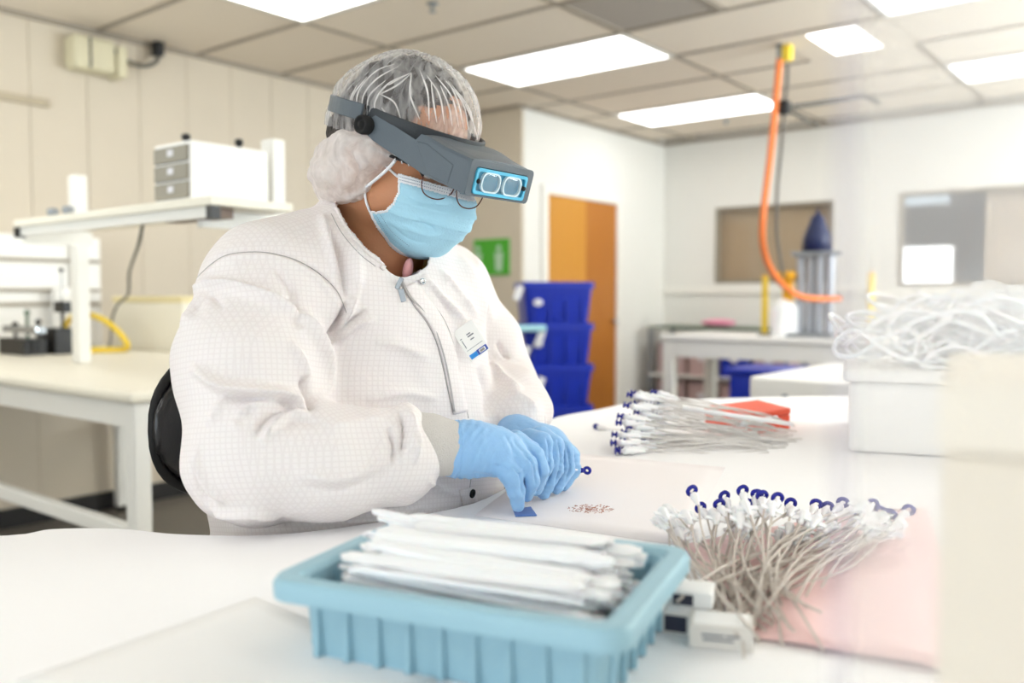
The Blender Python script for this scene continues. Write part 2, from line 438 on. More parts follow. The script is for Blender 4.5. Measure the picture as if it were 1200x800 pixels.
def subdiv(V, F):                # one Catmull-Clark step through Blender's modifier
    me = bpy.data.meshes.new('tmp'); me.from_pydata(V.tolist(), [], F.tolist()); o = bpy.data.objects.new('tmp', me); COL.objects.link(o)
    md = o.modifiers.new('s', 'SUBSURF'); md.levels = 1
    dg = bpy.context.evaluated_depsgraph_get(); ev = o.evaluated_get(dg); m2 = bpy.data.meshes.new_from_object(ev)
    n = len(m2.vertices); v = np.empty(n*3); m2.vertices.foreach_get('co', v)
    l = np.empty(len(m2.loops), int); m2.loops.foreach_get('vertex_index', l)
    bpy.data.objects.remove(o); bpy.data.meshes.remove(me); bpy.data.meshes.remove(m2)
    return v.reshape(-1, 3), l.reshape(-1, 4)
def fold(V, N, folds, face=True):
    px, py = prj(V); vd = V/np.linalg.norm(V, axis=1)[:, None]; vis = np.clip(-(N*vd).sum(1)*3+.2, 0, 1) if face else 1
    D = np.zeros(len(V))
    for P, wd, amp in folds:
        P = np.array(smoothpath([np.array(p, float) for p in P], 6)); L = np.r_[0, np.cumsum(np.linalg.norm(np.diff(P, axis=0), axis=1))]
        m = (px > P[:, 0].min()-4*wd) & (px < P[:, 0].max()+4*wd) & (py > P[:, 1].min()-4*wd) & (py < P[:, 1].max()+4*wd)
        ix = np.nonzero(m)[0]
        if not len(ix): continue
        x, y = px[ix], py[ix]; best = np.full(len(ix), 1e9); bt = np.zeros(len(ix))
        for i in range(len(P)-1):
            a, b = P[i], P[i+1]; ab = b-a; l2 = ab@ab+1e-9
            t = np.clip(((x-a[0])*ab[0]+(y-a[1])*ab[1])/l2, 0, 1)
            d = np.hypot(x-a[0]-t*ab[0], y-a[1]-t*ab[1]); q = d < best
            best[q] = d[q]; bt[q] = (L[i]+t[q]*math.sqrt(l2))/L[-1]
        tp = np.clip(np.minimum(bt, 1-bt)*4, 0, 1)**.7
        D[ix] += amp*np.exp(-(best/wd)**1.45)*tp*(vis[ix] if face else 1)
    return V+N*D[:, None]
def noisy(V, N, amp, sc, st=(1, 1, 1), off=0):
    st = np.array(st)*sc
    q = np.array([noise.noise(Vector(p)) for p in (V*st+off)])
    return V+N*(amp*q)[:, None]

# ================================================================== THE ROOM
UF, VD, VL, UB = 7.57, 4.19, 4.87, 5.36     # far wall, door wall, left wall, stub wall
UN, VR, HC = -3.05, -3.4, H+1.467
def slab(name, a, b, m): return MB().box(a, b).build(name, m)
fl = struct(slab('floor', (UN-.2, VR-.2, -.1), (UF+2.3, VL+.2, 0), M['floor']))
ce = struct(slab('ceiling', (UN-.2, VR-.2, HC+.03), (UF+2.3, VL+.2, HC+.13), M['tile']))
# suspended ceiling: tiles and bars
U0, V0 = 2.43, 2.625
lamps = []      # (i, j)
for j in (0, -2, -4):
    for i in (-9, -6, -3, 0, 3, 6):
        if (i, j) not in ((-3, -2),): lamps.append((i, j))
skip = set(lamps)
tm = MB().box((-.293, -.598, 0), (.293, .598, .018)).build('ceiling_tile', M['tile'], base=(0, 0, 0), bevel=.004, seg=1)
first = True
VENT = (2, -1); SQ = (4, -1)
for i in range(-9, 9):
    for j in range(-5, 2):
        if (i, j) in skip or (i, j) in (VENT, SQ): continue
        u = U0+.61*(i+.5); v = V0+1.22*(j+.5)
        if u > UF or v > VL or v-.61 < VR or u < UN: continue
        hv = 0
        o = tm if first else tm.copy()
        if not first: COL.objects.link(o)
        first = False
        o.parent = ce; o.location = Vector((u, v, HC-.005))-ce.location
        if v+.6 > VL: o.scale = (1, .84, 1); o.location.y -= .085
for (i, j), half in ((VENT, 0), (SQ, 1)):      # the other half of the two split cells
    o = tm.copy(); COL.objects.link(o); o.parent = ce; o.scale = (1, .49, 1)
    o.location = Vector((U0+.61*(i+.5), V0+1.22*j+(.305 if half == 0 else .915), HC-.005))-ce.location
for i in range(-9, 10):
    u = U0+.61*i
    if UN < u < UF: MB().box((u-.013, VR, HC-.012), (u+.013, VL, HC+.002)).build('ceiling_bar', M['bar'], ce)
for j in range(-4, 2):
    v = V0+1.22*j; MB().box((UN, v-.014, HC-.0125), (UF, v+.014, HC+.0025)).build('ceiling_bar', M['bar'], ce)
MB().box((UN, VL-.03, HC-.03), (UB, VL, HC)).build('wall_angle', M['bar'], ce)
MB().box((UB, VD-.03, HC-.03), (UF, VD, HC)).build('wall_angle', M['bar'], ce)
MB().box((UF-.03, VR, HC-.03), (UF, VD, HC)).build('wall_angle', M['bar'], ce)
MB().box((UB-.03, VD, HC-.03), (UB, VL, HC)).build('wall_angle', M['bar'], ce)
LL = {(0, 0): 'lit ceiling light nearest the left wall, cut by the top edge',
      (3, 0): 'lit ceiling light above and right of the hair net',
      (6, 0): 'lit ceiling light over the wooden door wall',
      (3, -2): 'lit ceiling light cut by the top edge, behind the vinyl shield',
      (6, -2): 'lit ceiling light at the far right edge of the photo'}
for (i, j) in lamps:
    u0, v0 = U0+.61*i, V0+1.22*j
    if v0 < VR or u0 < UN: continue
    t = thing('ceiling_light', LL.get((i, j), 'lit recessed ceiling light outside the photo, behind or beside the camera'), 'ceiling light', (u0+.305, v0+.61, HC-.02), 'recessed troffer lights')
    MB().box((u0+.03, v0+.03, HC-.012), (u0+.58, v0+1.19, HC-.004)).build('diffuser', M['lamp'], t)
    f = MB()
    for a, b in (((0, 0), (.03, 1.22)), ((.58, 0), (.61, 1.22)), ((.03, 0), (.58, .03)), ((.03, 1.19), (.58, 1.22))):
        f.box((u0+a[0]+.001, v0+a[1]+.001, HC-.016), (u0+b[0]-.001, v0+b[1]-.001, HC+.015))
    f.build('frame', M['steelw'], t)
u0, v0 = U0+.61*SQ[0], V0+1.22*SQ[1]  # added glowing panel, imitates light reflected in the vinyl sheet
t = thing('ceiling_light', 'short square glowing panel added for light caught in the edge of the vinyl shield', 'ceiling light', (u0+.305, v0+.305, HC-.02))
MB().box((u0+.05, v0+.17, HC-.012), (u0+.56, v0+.44, HC-.004)).build('diffuser', M['lamp'], t)
f = MB()
for a, b in (((0, 0), (.05, .61)), ((.56, 0), (.61, .61)), ((.05, 0), (.56, .17)), ((.05, .44), (.56, .61))):
    f.box((u0+a[0]+.001, v0+a[1]+.001, HC-.015), (u0+b[0]-.001, v0+b[1]-.001, HC+.015))
f.build('frame', M['tile'], t)
u0, v0 = U0+.61*VENT[0], V0+1.22*VENT[1]+.61
t = thing('air_return', 'square grey air return panel in the ceiling', 'vent', (u0+.305, v0+.305, HC-.02))
MB().box((u0+.02, v0+.02, HC-.006), (u0+.59, v0+.59, HC+.01)).build('panel', M['vent'], t)
f = MB()
for a, b in (((0, 0), (.025, .61)), ((.585, 0), (.61, .61)), ((.025, 0), (.585, .025)), ((.025, .585), (.585, .61))):
    f.box((u0+a[0], v0+a[1], HC-.014), (u0+b[0], v0+b[1], HC+.01))
f.build('frame', M['bar'], t)
for (px, py, lb) in ((507, 6, 'small sprinkler head hanging from the ceiling near the top edge'), (851, 141, 'small sprinkler head just below the light over the door wall')):
    p = WG(px, py, HC-.02); t = thing('sprinkler', lb, 'sprinkler', (p[0], p[1], HC-.06), 'ceiling sprinkler heads')
    MB().lathe([(.03, 0), (.03, .004), (.012, .008)], 16, Matrix.Translation((p[0], p[1], HC-.016))).build('rosette', M['steel'], t, smooth=True)
    MB().cyl((p[0], p[1], HC-.05), (p[0], p[1], HC-.012), .008, n=10).build('stem', M['steel'], t)
    MB().cyl((p[0], p[1], HC-.054), (p[0], p[1], HC-.05), .018, n=14).build('deflector', M['steel'], t)
# walls
wl = struct(slab('wall_left', (UN-.1, VL, 0), (UB+.1, VL+.1, HC+.03), M['wall']))
pw = .3; u = UN+.02; k = 0
while u < UB-.02:
    e = min(u+.2972, UB-.01)
    MB().box((u, VL-.012, .1), (e, VL+.002, HC-.03)).build('wall_panel', M['wall'], wl, bevel=.0012, seg=1); u += .3
wd = struct(slab('wall_back', (UB, VD, 0), (UF+.1, VL+.1, HC+.03), M['wallw']))
MB().box((UB-.006, VD-.006, 0), (UB+.02, VL, HC-.03)).build('wall_panel', M['wall'], wd)
wn = struct(slab('wall_near', (UN-.1, VR-.1, 0), (UN, VL+.1, HC+.03), M['wallw']))
wr = struct(slab('wall_right', (UN-.1, VR-.1, 0), (UF+2.3, VR, HC+.03), M['wallw']))
# far wall with two window openings
z0, z1 = H+.128, H+.82; va, vb = 2.57, 3.65; vc, vd_ = -.2, 2.045
wf = MB(); T = .12
wf.box((UF, vb, 0), (UF+T, VD, HC+.03)); wf.box((UF, va, 0), (UF+T, vb, z0)); wf.box((UF, va, z1), (UF+T, vb, HC+.03))
wf.box((UF, vd_, 0), (UF+T, va, HC+.03)); wf.box((UF, vc, 0), (UF+T, vd_, z0-.04)); wf.box((UF, vc, z1+.02), (UF+T, vd_, HC+.03)); wf.box((UF, VR, 0), (UF+T, vc, HC+.03))
wf = struct(wf.build('wall_far', M['wallw']))
for nm, a, b, lo, hi in (('window_1', va, vb, z0, z1), ('window_2', vc, vd_, z0-.04, z1+.02)):
    f = MB(); w_ = .03
    f.box((UF-.01, a, lo), (UF+.05, a+w_, hi)); f.box((UF-.01, b-w_, lo), (UF+.05, b, hi)); f.box((UF-.01, a+w_, lo), (UF+.05, b-w_, lo+w_)); f.box((UF-.01, a+w_, hi-w_), (UF+.05, b-w_, hi))
    o = struct(f.build(nm, M['frame'], bevel=.003, seg=1))
    MB().box((UF+.02, a+w_, lo+w_), (UF+.026, b-w_, hi-w_)).build('pane', M['pane'], o)
struct(MB().box((UF-.025, va-.3, H+.03), (UF, VD, H+.095)).build('trim_1', M['trim'], bevel=.004))
struct(MB().box((UF-.025, VR, H-.01), (UF, va-.32, H+.05)).build('trim_2', M['trim'], bevel=.004))
p0, p1 = onv(0, 112, VL), onv(55, 122, VL)
struct(MB().box((p1[0]-1.2, VL-.035, p1[2]-.02), (p1[0], VL-.012, p1[2]+.02)).build('trim_3', mat('tan_trim', srgb(186, 172, 148), .6, bump=.03), bevel=.003))
# baseboards
struct(MB().box((UN, VL-.03, 0), (UB, VL-.012, .1)).build('baseboard_left', M['base']))
struct(MB().box((UF-.015, VR, 0), (UF, VD, .1)).build('baseboard_far', M['base']))
struct(MB().box((6.75, VD-.015, 0), (UF, VD, .1)).build('baseboard_back', M['base']))
# room seen through the windows
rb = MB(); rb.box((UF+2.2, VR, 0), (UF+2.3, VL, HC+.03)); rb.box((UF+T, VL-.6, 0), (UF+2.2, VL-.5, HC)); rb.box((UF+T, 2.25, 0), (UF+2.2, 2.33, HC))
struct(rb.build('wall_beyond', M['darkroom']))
t = thing('window_blind', 'plain tan blind filling the left interior window', 'blind', (UF+.09, (va+vb)/2, z0))
MB().box((UF+.08, va+.01, z0-.02), (UF+.09, vb-.01, z1-.03)).build('fabric', M['tan'], t)
MB().cyl((UF+.1, va, z1-.005), (UF+.1, vb, z1-.005), .018, n=14).build('roller', M['tan'], t)
t = thing('reflection_panel', 'white glowing panel standing in for a reflection in the right interior window', 'reflection stand-in', (UF+.5, 1.85, H+.09))  # added glow in place of a lamp mirrored in the pane
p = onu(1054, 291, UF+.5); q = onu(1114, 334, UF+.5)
MB().box((UF+.5, q[1], q[2]), (UF+.52, p[1], p[2])).build('reflection_face', M['glow'], t)
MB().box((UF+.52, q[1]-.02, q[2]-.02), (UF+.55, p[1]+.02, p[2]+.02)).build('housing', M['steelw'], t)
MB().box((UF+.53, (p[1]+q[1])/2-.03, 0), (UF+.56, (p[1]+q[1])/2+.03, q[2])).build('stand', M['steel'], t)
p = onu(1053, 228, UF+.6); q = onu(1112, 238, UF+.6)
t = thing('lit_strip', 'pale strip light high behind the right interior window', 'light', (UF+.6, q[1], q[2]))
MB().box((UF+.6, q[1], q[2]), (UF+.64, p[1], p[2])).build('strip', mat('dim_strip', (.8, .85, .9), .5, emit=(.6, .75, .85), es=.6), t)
t = thing('vertical_blind', 'beige vertical blind slats at the right of the right interior window', 'blind', (UF+.12, .6, z0))
for k in range(25):
    v = vc+.02+k*.065
    MB().box((UF+.1, v, z0-.03), (UF+.104+.012*(k % 2), v+.058, z1)).build('slat', M['vblind'], t)
MB().box((UF+.085, vc, z1-.005), (UF+.125, vc+1.66, z1+.018)).build('rail', M['steelw'], t)
# door
dr = MB(); du0, du1, dz = 5.67, 6.70, H+.815
wood = bpy.data.materials.new('oak_veneer'); wood.use_nodes = True; nt = wood.node_tree; b = nt.nodes['Principled BSDF']
def woodmat(name, c1, c2):
    m = bpy.data.materials.new(name); m.use_nodes = True; nt = m.node_tree; b = nt.nodes['Principled BSDF']; b.inputs['Roughness'].default_value = .4
    tc = nt.nodes.new('ShaderNodeTexCoord'); mp = nt.nodes.new('ShaderNodeMapping'); mp.inputs['Scale'].default_value = (9, 9, .6)
    n = nt.nodes.new('ShaderNodeTexNoise'); n.inputs['Scale'].default_value = 2.5; n.inputs['Detail'].default_value = 6
    mx = nt.nodes.new('ShaderNodeMix'); mx.data_type = 'RGBA'; mx.inputs[6].default_value = (*c1, 1); mx.inputs[7].default_value = (*c2, 1)
    nt.links.new(tc.outputs['Object'], mp.inputs[0]); nt.links.new(mp.outputs[0], n.inputs['Vector']); nt.links.new(n.outputs['Fac'], mx.inputs[0]); nt.links.new(mx.outputs[2], b.inputs['Base Color'])
    return m
bpy.data.materials.remove(wood)
M['oak1'] = woodmat('oak_veneer_light', srgb(196, 132, 42), srgb(214, 152, 62)); M['oak2'] = woodmat('oak_veneer_dark', srgb(170, 102, 32), srgb(188, 120, 44))
dm = 6.22
f = MB(); f.box((du0-.07, VD-.03, 0), (du0, VD+.001, dz+.07)); f.box((du1, VD-.03, 0), (du1+.07, VD+.001, dz+.07)); f.box((du0, VD-.03, dz), (du1, VD+.001, dz+.07))
d = struct(f.build('door_1', M['trim'], bevel=.004))
MB().box((du0, VD-.014, .01), (dm, VD-.002, dz)).build('door_leaf', M['oak1'], d, bevel=.003)
l2 = MB().box((dm+.004, VD-.010, .01), (du1, VD-.001, dz)).build('door_leaf', M['oak2'], d, bevel=.003)
MB().lathe([(.012, 0), (.012, .03), (.026, .04), (.026, .055), (.01, .062)], 16, Matrix.Translation((du1-.07, VD-.010, .98)) @ Matrix.Rotation(math.pi/2, 4, 'X')).build('door_knob', M['chrome'], l2, smooth=True)

# ================================================================== WALL FITTINGS
p = onv(78, 50, VL-.1); q = onv(146, 92, VL-.1)
t = thing('wall_air_unit', 'cream plastic box unit high on the left wall under the ceiling', 'wall unit', (q[0], VL-.08, q[2]))
ua, ub = p[0]+.02, onv(143, 70, VL-.1)[0]; zt, zb = H+1.39, H+1.21
MB().box((ua, VL-.14, zb), (ub-.05, VL-.012, zt)).build('housing', M['emerg'], t, bevel=.025, seg=3)
MB().box((ub-.045, VL-.15, zb-.01), (ub+.01, VL-.012, zt-.02)).build('end_cap', M['emerg'], t, bevel=.015, seg=3)
MB().box((ua+.08, VL-.146, zb+.01), (ua+.09, VL-.13, zt-.01)).build('seam', M['cord'], t)
cr = tag(MB().tube(smoothpath([onv(112, 50, VL-.1), onv(132, 58, VL-.12), onv(150, 72, VL-.13), onv(168, 77, VL-.12), onv(182, 73, VL-.1), onv(187, 62, VL-.08), onv(186, 55, VL-.08)]), .012, 8).build('conduit_cable', M['cord'], smooth=True), 'grey looped cable from the cream wall box to the ceiling corner', 'cable')
p = onv(186, 60, VL-.08)
tag(MB().box((p[0]-.03, VL-.11, p[2]-.03), (p[0]+.02, VL-.05, p[2]+.05)).build('cable_clamp', M['black'], bevel=.006), 'small black clamp where the wall cable meets the ceiling corner', 'clamp')
p = onu(555, 281, UB-.02); q = onu(596, 322, UB-.02)
t = thing('wall_sign', 'green square safety sign with pale figures on the wall behind', 'sign', (UB-.02, (p[1]+q[1])/2, q[2]))
MB().box((UB-.022, q[1], q[2]), (UB-.006, p[1], p[2])).build('board', M['green'], t, bevel=.003)
vm1 = q[1]+.095; vm2 = p[1]-.045; zc = (p[2]+q[2])/2
Tx = lambda y, z: Matrix.Translation((UB-.0225, y, z)) @ Matrix.Rotation(-math.pi/2, 4, 'Y')
for vm in (vm1, vm2):
    sg = MB().lathe([(.024, 0), (.024, .002)], 18, Tx(vm, zc+.068)); sg.prism([(-.11, -.03), (-.11, .03), (.035, .042), (.035, -.042)][::-1], 0, .002, Tx(vm, zc)); sg.build('pictogram', M['signw'], t)

# ================================================================== LEFT WORKBENCH
ZT = .93
def bench(name, label, u0, u1, v0, v1, zt, m=None, stretch=True, th=.035, leg=.05, apron=.07):
    t = thing(name, label, 'workbench', ((u0+u1)/2, (v0+v1)/2, 0))
    MB().box((u0, v0, zt-th), (u1, v1, zt)).build('worktop', m or M['cream'], t, bevel=.012, seg=3)
    e = .02
    a = MB()
    a.box((u0+e, v0+e, zt-th-apron), (u0+e+.025, v1-e, zt-th)); a.box((u1-e-.025, v0+e, zt-th-apron), (u1-e, v1-e, zt-th))
    a.box((u0+e+.025, v0+e, zt-th-apron), (u1-e-.025, v0+e+.025, zt-th)); a.box((u0+e+.025, v1-e-.025, zt-th-apron), (u1-e-.025, v1-e, zt-th))
    a.build('apron', M['steelw'], t)
    for uu in (u0+e, u1-e-leg):
        for vv in (v0+e, v1-e-leg):
            l = MB().box((uu-.002, vv-.002, .03), (uu+leg, vv+leg, zt-th-.001)).build('leg', M['steelw'], t, bevel=.006)
            MB().cyl((uu+leg/2, vv+leg/2, 0), (uu+leg/2, vv+leg/2, .032), .026, n=14).build('foot', M['rubber'], l)
    if stretch:
        for (a_, b_) in (((u0+e+.01, v0+e+leg), (u0+e+.045, v1-e-leg)), ((u1-e-.045, v0+e+leg), (u1-e-.01, v1-e-leg))):
            MB().box((a_[0], a_[1], H-.70), (b_[0], b_[1], H-.655)).build('stretcher', M['steelw'], t, bevel=.004)
    return t
LB = (1.235, 2.50, 2.33, 4.80)
bench('workbench', 'cream topped white metal workbench by the left wall', LB[0], LB[1], LB[2], LB[3], ZT)
# uprights and shelf
us = 1.68
for (us_, v, lb) in ((1.745, 2.368, 'white metal upright post behind the shelf, beside the shoulder'), (1.68, 3.54, 'white metal upright post at the left end of the shelf')):
    b_ = MB().box((us_-.025, v-.03, ZT), (us_+.025, v+.03, H+.48*us_/1.68)).build('shelf_upright', M['steelw'], bevel=.005); tag(b_, lb, 'post', 'shelf uprights')
sz = H+.25
c0 = WG(247, 240, sz); c1 = WG(8, 266, sz)
t = thing('overhead_shelf', 'long white shelf cantilevered over the left workbench', 'shelf', (1.55, (c0[1]+c1[1])/2, sz))
MB().box((c0[0], c0[1], sz-.0), (us-.03, c1[1], sz+.026)).build('board', M['cream'], t, bevel=.004)
MB().box((c0[0]+.012, c0[1]+.01, sz-.03), (c0[0]+.03, c1[1]-.01, sz)).build('edge_rail', M['steelw'], t)
for v in (2.28, 3.54-.1):
    MB().box((c0[0]+.05, v-.012, sz-.05), (us+.0, v+.012, sz)).build('bracket', M['steelw'], t)
for v in (c0[1]+.012, c1[1]-.012):
    MB().box((c0[0]+.0, v-.012, sz-.036), (c0[0]+.03, v+.012, sz-.001)).build('end_cap', M['black'], t)
MB().box((c0[0]+.035, c0[1]+.03, sz-.03), (c0[0]+.09, c0[1]+.3, sz-.002)).build('lamp_housing', mat('brown_housing', srgb(120, 98, 84), .5, bump=.03), t)
# drawer cabinet on the shelf
zs = sz+.027
p = WG(180, 238, zs); q = WG(222, 235, zs)
ca, cb_ = 1.42, 1.665; v1, v0 = None, None
r0 = onu(180, 200, ca); r1 = onu(222, 200, ca); r2 = WG(293, 236, zs)
vL, vR = r0[1], r1[1]; ztop = onu(222, 163, ca)[2]
t = thing('drawer_cabinet', 'white small parts cabinet with grey drawers on the shelf', 'cabinet', (ca+.12, (vL+vR)/2, zs))
uR = ca+.27
MB().box((ca+.004, vR, zs), (uR, vL, ztop)).build('casing', M['white'], t, bevel=.004)
hh = (ztop-zs-.016)/3
for k in range(3):
    za = zs+.008+k*hh
    d = MB().box((ca-.004, vR+.008, za+.003), (ca+.02, vL-.008, za+hh-.003)).build('drawer', M['greydraw'], t, bevel=.003)
    MB().box((ca-.0055, (vL+vR)/2-.018, za+hh*.4), (ca-.004, (vL+vR)/2+.012, za+hh*.75)).build('drawer_label', M['tag'], d)
for px in (203, 256):
    p = onv(px, 160, vR+.07 if px == 203 else vR+.03)
    k = MB().lathe([(.007, 0), (.007, .012), (.013, .018), (.013, .03), (.006, .034)], 12, Matrix.Translation((ca+.05 if px == 203 else ca+.2, (vL+vR)/2 if px == 203 else vR+.05, ztop))).build('top_knob', M['black'], t, smooth=True)
for px, dx, lb in ((25, 0, 'tiny grey thumb screw standing on the left end of the shelf'), (43, 0, 'second tiny thumb screw on the shelf, right of the leftmost one')):
    p = WG(px, 258, zs); p = onu(px, 255, 1.5)
    tag(MB().lathe([(.012, 0), (.012, .02), (.02, .026), (.02, .045), (.008, .05)], 12, Matrix.Translation((1.5, min(p[1], c1[1]-.03-.12*(px > 30)), zs))).build('thumb_screw', M['steel'], smooth=True), lb, 'knob')
# instrument panel behind, below the shelf
p = WG(2, 380, ZT); 
t = thing('instrument_rack', 'low white equipment rack with grey slots under the shelf', 'instrument', (2.2, 4.72, ZT))
RV = 4.66; r0 = onv(-25, 300, RV); r1 = onv(118, 300, RV)
MB().box((r0[0], RV+.002, ZT), (r1[0], VL-.02, onv(60, 276, RV)[2])).build('casing', M['white'], t, bevel=.006)
for py in (305, 340, 356):
    z = onv(60, py, RV)[2]
    MB().box((r0[0]+.01, RV-.008, z-.009), (r1[0]-.01, RV+.004, z+.009)).build('slot', mat('slot_grey', srgb(165, 156, 140), .6, bump=.02), t)
r2 = onv(86, 300, RV)
MB().box((r2[0]-.02, RV-.02, ZT), (r2[0]+.02, RV+.004, onv(60, 280, RV)[2])).build('rail', mat('slot_grey', srgb(165, 156, 140), .6), t)
ra = onu(0, 350, 2.04); rb_ = onu(66, 350, 2.04)
t = thing('instrument_box', 'rounded white instrument box on the bench behind the black fixtures', 'instrument', (2.1, (ra[1]+rb_[1])/2, ZT))
MB().box((2.04, rb_[1], ZT+.045), (2.18, min(4.63, ra[1]+.15), onu(40, 336, 2.04)[2])).build('body', M['white'], t, bevel=.03, seg=3)
MB().box((2.06, rb_[1]+.02, ZT), (2.16, min(4.61, ra[1]+.1), ZT+.047)).build('base', M['steelw'], t)
# cream box
ra = onu(133, 380, 2.28); rb_ = onu(214, 380, 2.28)
zt_ = onu(170, 347, 2.28)[2]
t = thing('cream_case', 'cream rectangular case standing on the left workbench', 'box', (2.34, (ra[1]+rb_[1])/2, ZT))
MB().box((2.28, rb_[1], ZT), (2.47, ra[1], zt_-.03)).build('body', M['cream'], t, bevel=.006)
MB().box((2.275, rb_[1]-.005, zt_-.03), (2.475, ra[1]+.005, zt_)).build('lid', mat('yellowed_lid', srgb(232, 218, 170), .5, bump=.02), t, bevel=.005)
# cords and yellow hose
def pathobj(name, pts, r, m, label, cat, group=None, n=8):
    return tag(MB().tube(smoothpath(pts), r, n).build(name, m, smooth=True), label, cat, group)
pathobj('power_cord', [onu(168, 258, 1.6), onu(163, 285, 1.6), onu(152, 318, 1.9), onu(150, 345, 2.1), onu(138, 357, 2.18), onu(131, 375, 2.2), onu(130, 396, 2.2), WG(128, 409, ZT+.006)], .006, M['cord'], 'grey cord hanging from the shelf down to the cream case', 'cord')
pathobj('thin_cord', [onu(92, 330, 2.22), onu(88, 350, 2.21), onu(83, 372, 2.2), onu(98, 396, 2.18), WG(112, 410, ZT+.004)], .0035, M['cord'], 'thin grey cord behind the yellow hose arc', 'cord')
pathobj('yellow_hose', [WG(70, 411, ZT+.014), onu(76, 385, 2.0), onu(84, 371, 2.0), onu(98, 368, 2.02), onu(118, 373, 2.05), onu(135, 385, 2.1), onu(148, 401, 2.12), WG(145, 409, ZT+.014), WG(110, 410, ZT+.014), WG(72, 411, ZT+.014)], .014, M['yellow'], 'yellow plastic hose arched on the left workbench', 'hose')
# black fixtures on bench
t = thing('black_fixture', 'black clamp fixture with a tall post on the bench', 'tool', WG(57, 414, ZT))
bx = wloc(t)
def fx(px, py, dx=0): return onu(px, py, bx[0]+dx)
MB().box((bx[0]-.02, fx(70, 400)[1], ZT), (bx[0]+.06, fx(47, 400)[1], fx(60, 384)[2])).build('base_block', M['black'], t, bevel=.004)
MB().cyl((bx[0]+.03, fx(66, 400)[1], ZT), (bx[0]+.03, fx(66, 400)[1], fx(66, 352)[2]), .007).build('post', M['black'], t)
MB().box((bx[0]+.01, fx(72, 400)[1], fx(66, 366)[2]), (bx[0]+.05, fx(61, 400)[1], fx(66, 353)[2])).build('slider', M['black'], t, bevel=.003)
MB().ell((bx[0]+.03, fx(66, 400)[1], fx(66, 316)[2]), (.011, .011, .011)).build('knob', M['black'], t, smooth=True)
MB().cyl((bx[0]+.03, fx(66, 400)[1], fx(66, 352)[2]), (bx[0]+.03, fx(66, 400)[1], fx(66, 316)[2]), .003).build('rod', M['steel'], t)
t = thing('black_microscope', 'small black bench microscope with pale green parts at the left edge', 'tool', WG(20, 415, ZT))
bx = wloc(t)
MB().box((bx[0]-.03, fx(36, 400)[1], ZT), (bx[0]+.07, fx(6, 400)[1], fx(20, 396)[2])).build('base', M['black'], t, bevel=.005)
MB().box((bx[0]+.0, fx(44, 400)[1], fx(20, 390)[2]), (bx[0]+.04, fx(3, 400)[1], fx(20, 382)[2])).build('stage', M['steel'], t, bevel=.003)
for px, py0, m_ in ((13, 380, 'black'), (27, 366, 'darkgreen'), (40, 377, 'black')):
    y = fx(px, 400)[1]; MB().cyl((bx[0]+.02, y, ZT+.02), (bx[0]+.02, y, fx(px, py0)[2]), .007).build('column', M[m_], t)
    MB().ell((bx[0]+.02, y, fx(px, py0)[2]), (.014, .014, .012)).build('knob', M[m_], t, smooth=True)
MB().cyl((bx[0]+.0, fx(8, 400)[1], fx(8, 388)[2]), (bx[0]+.0, fx(44, 400)[1], fx(44, 386)[2]), .006).build('cross_bar', M['chrome'], t)

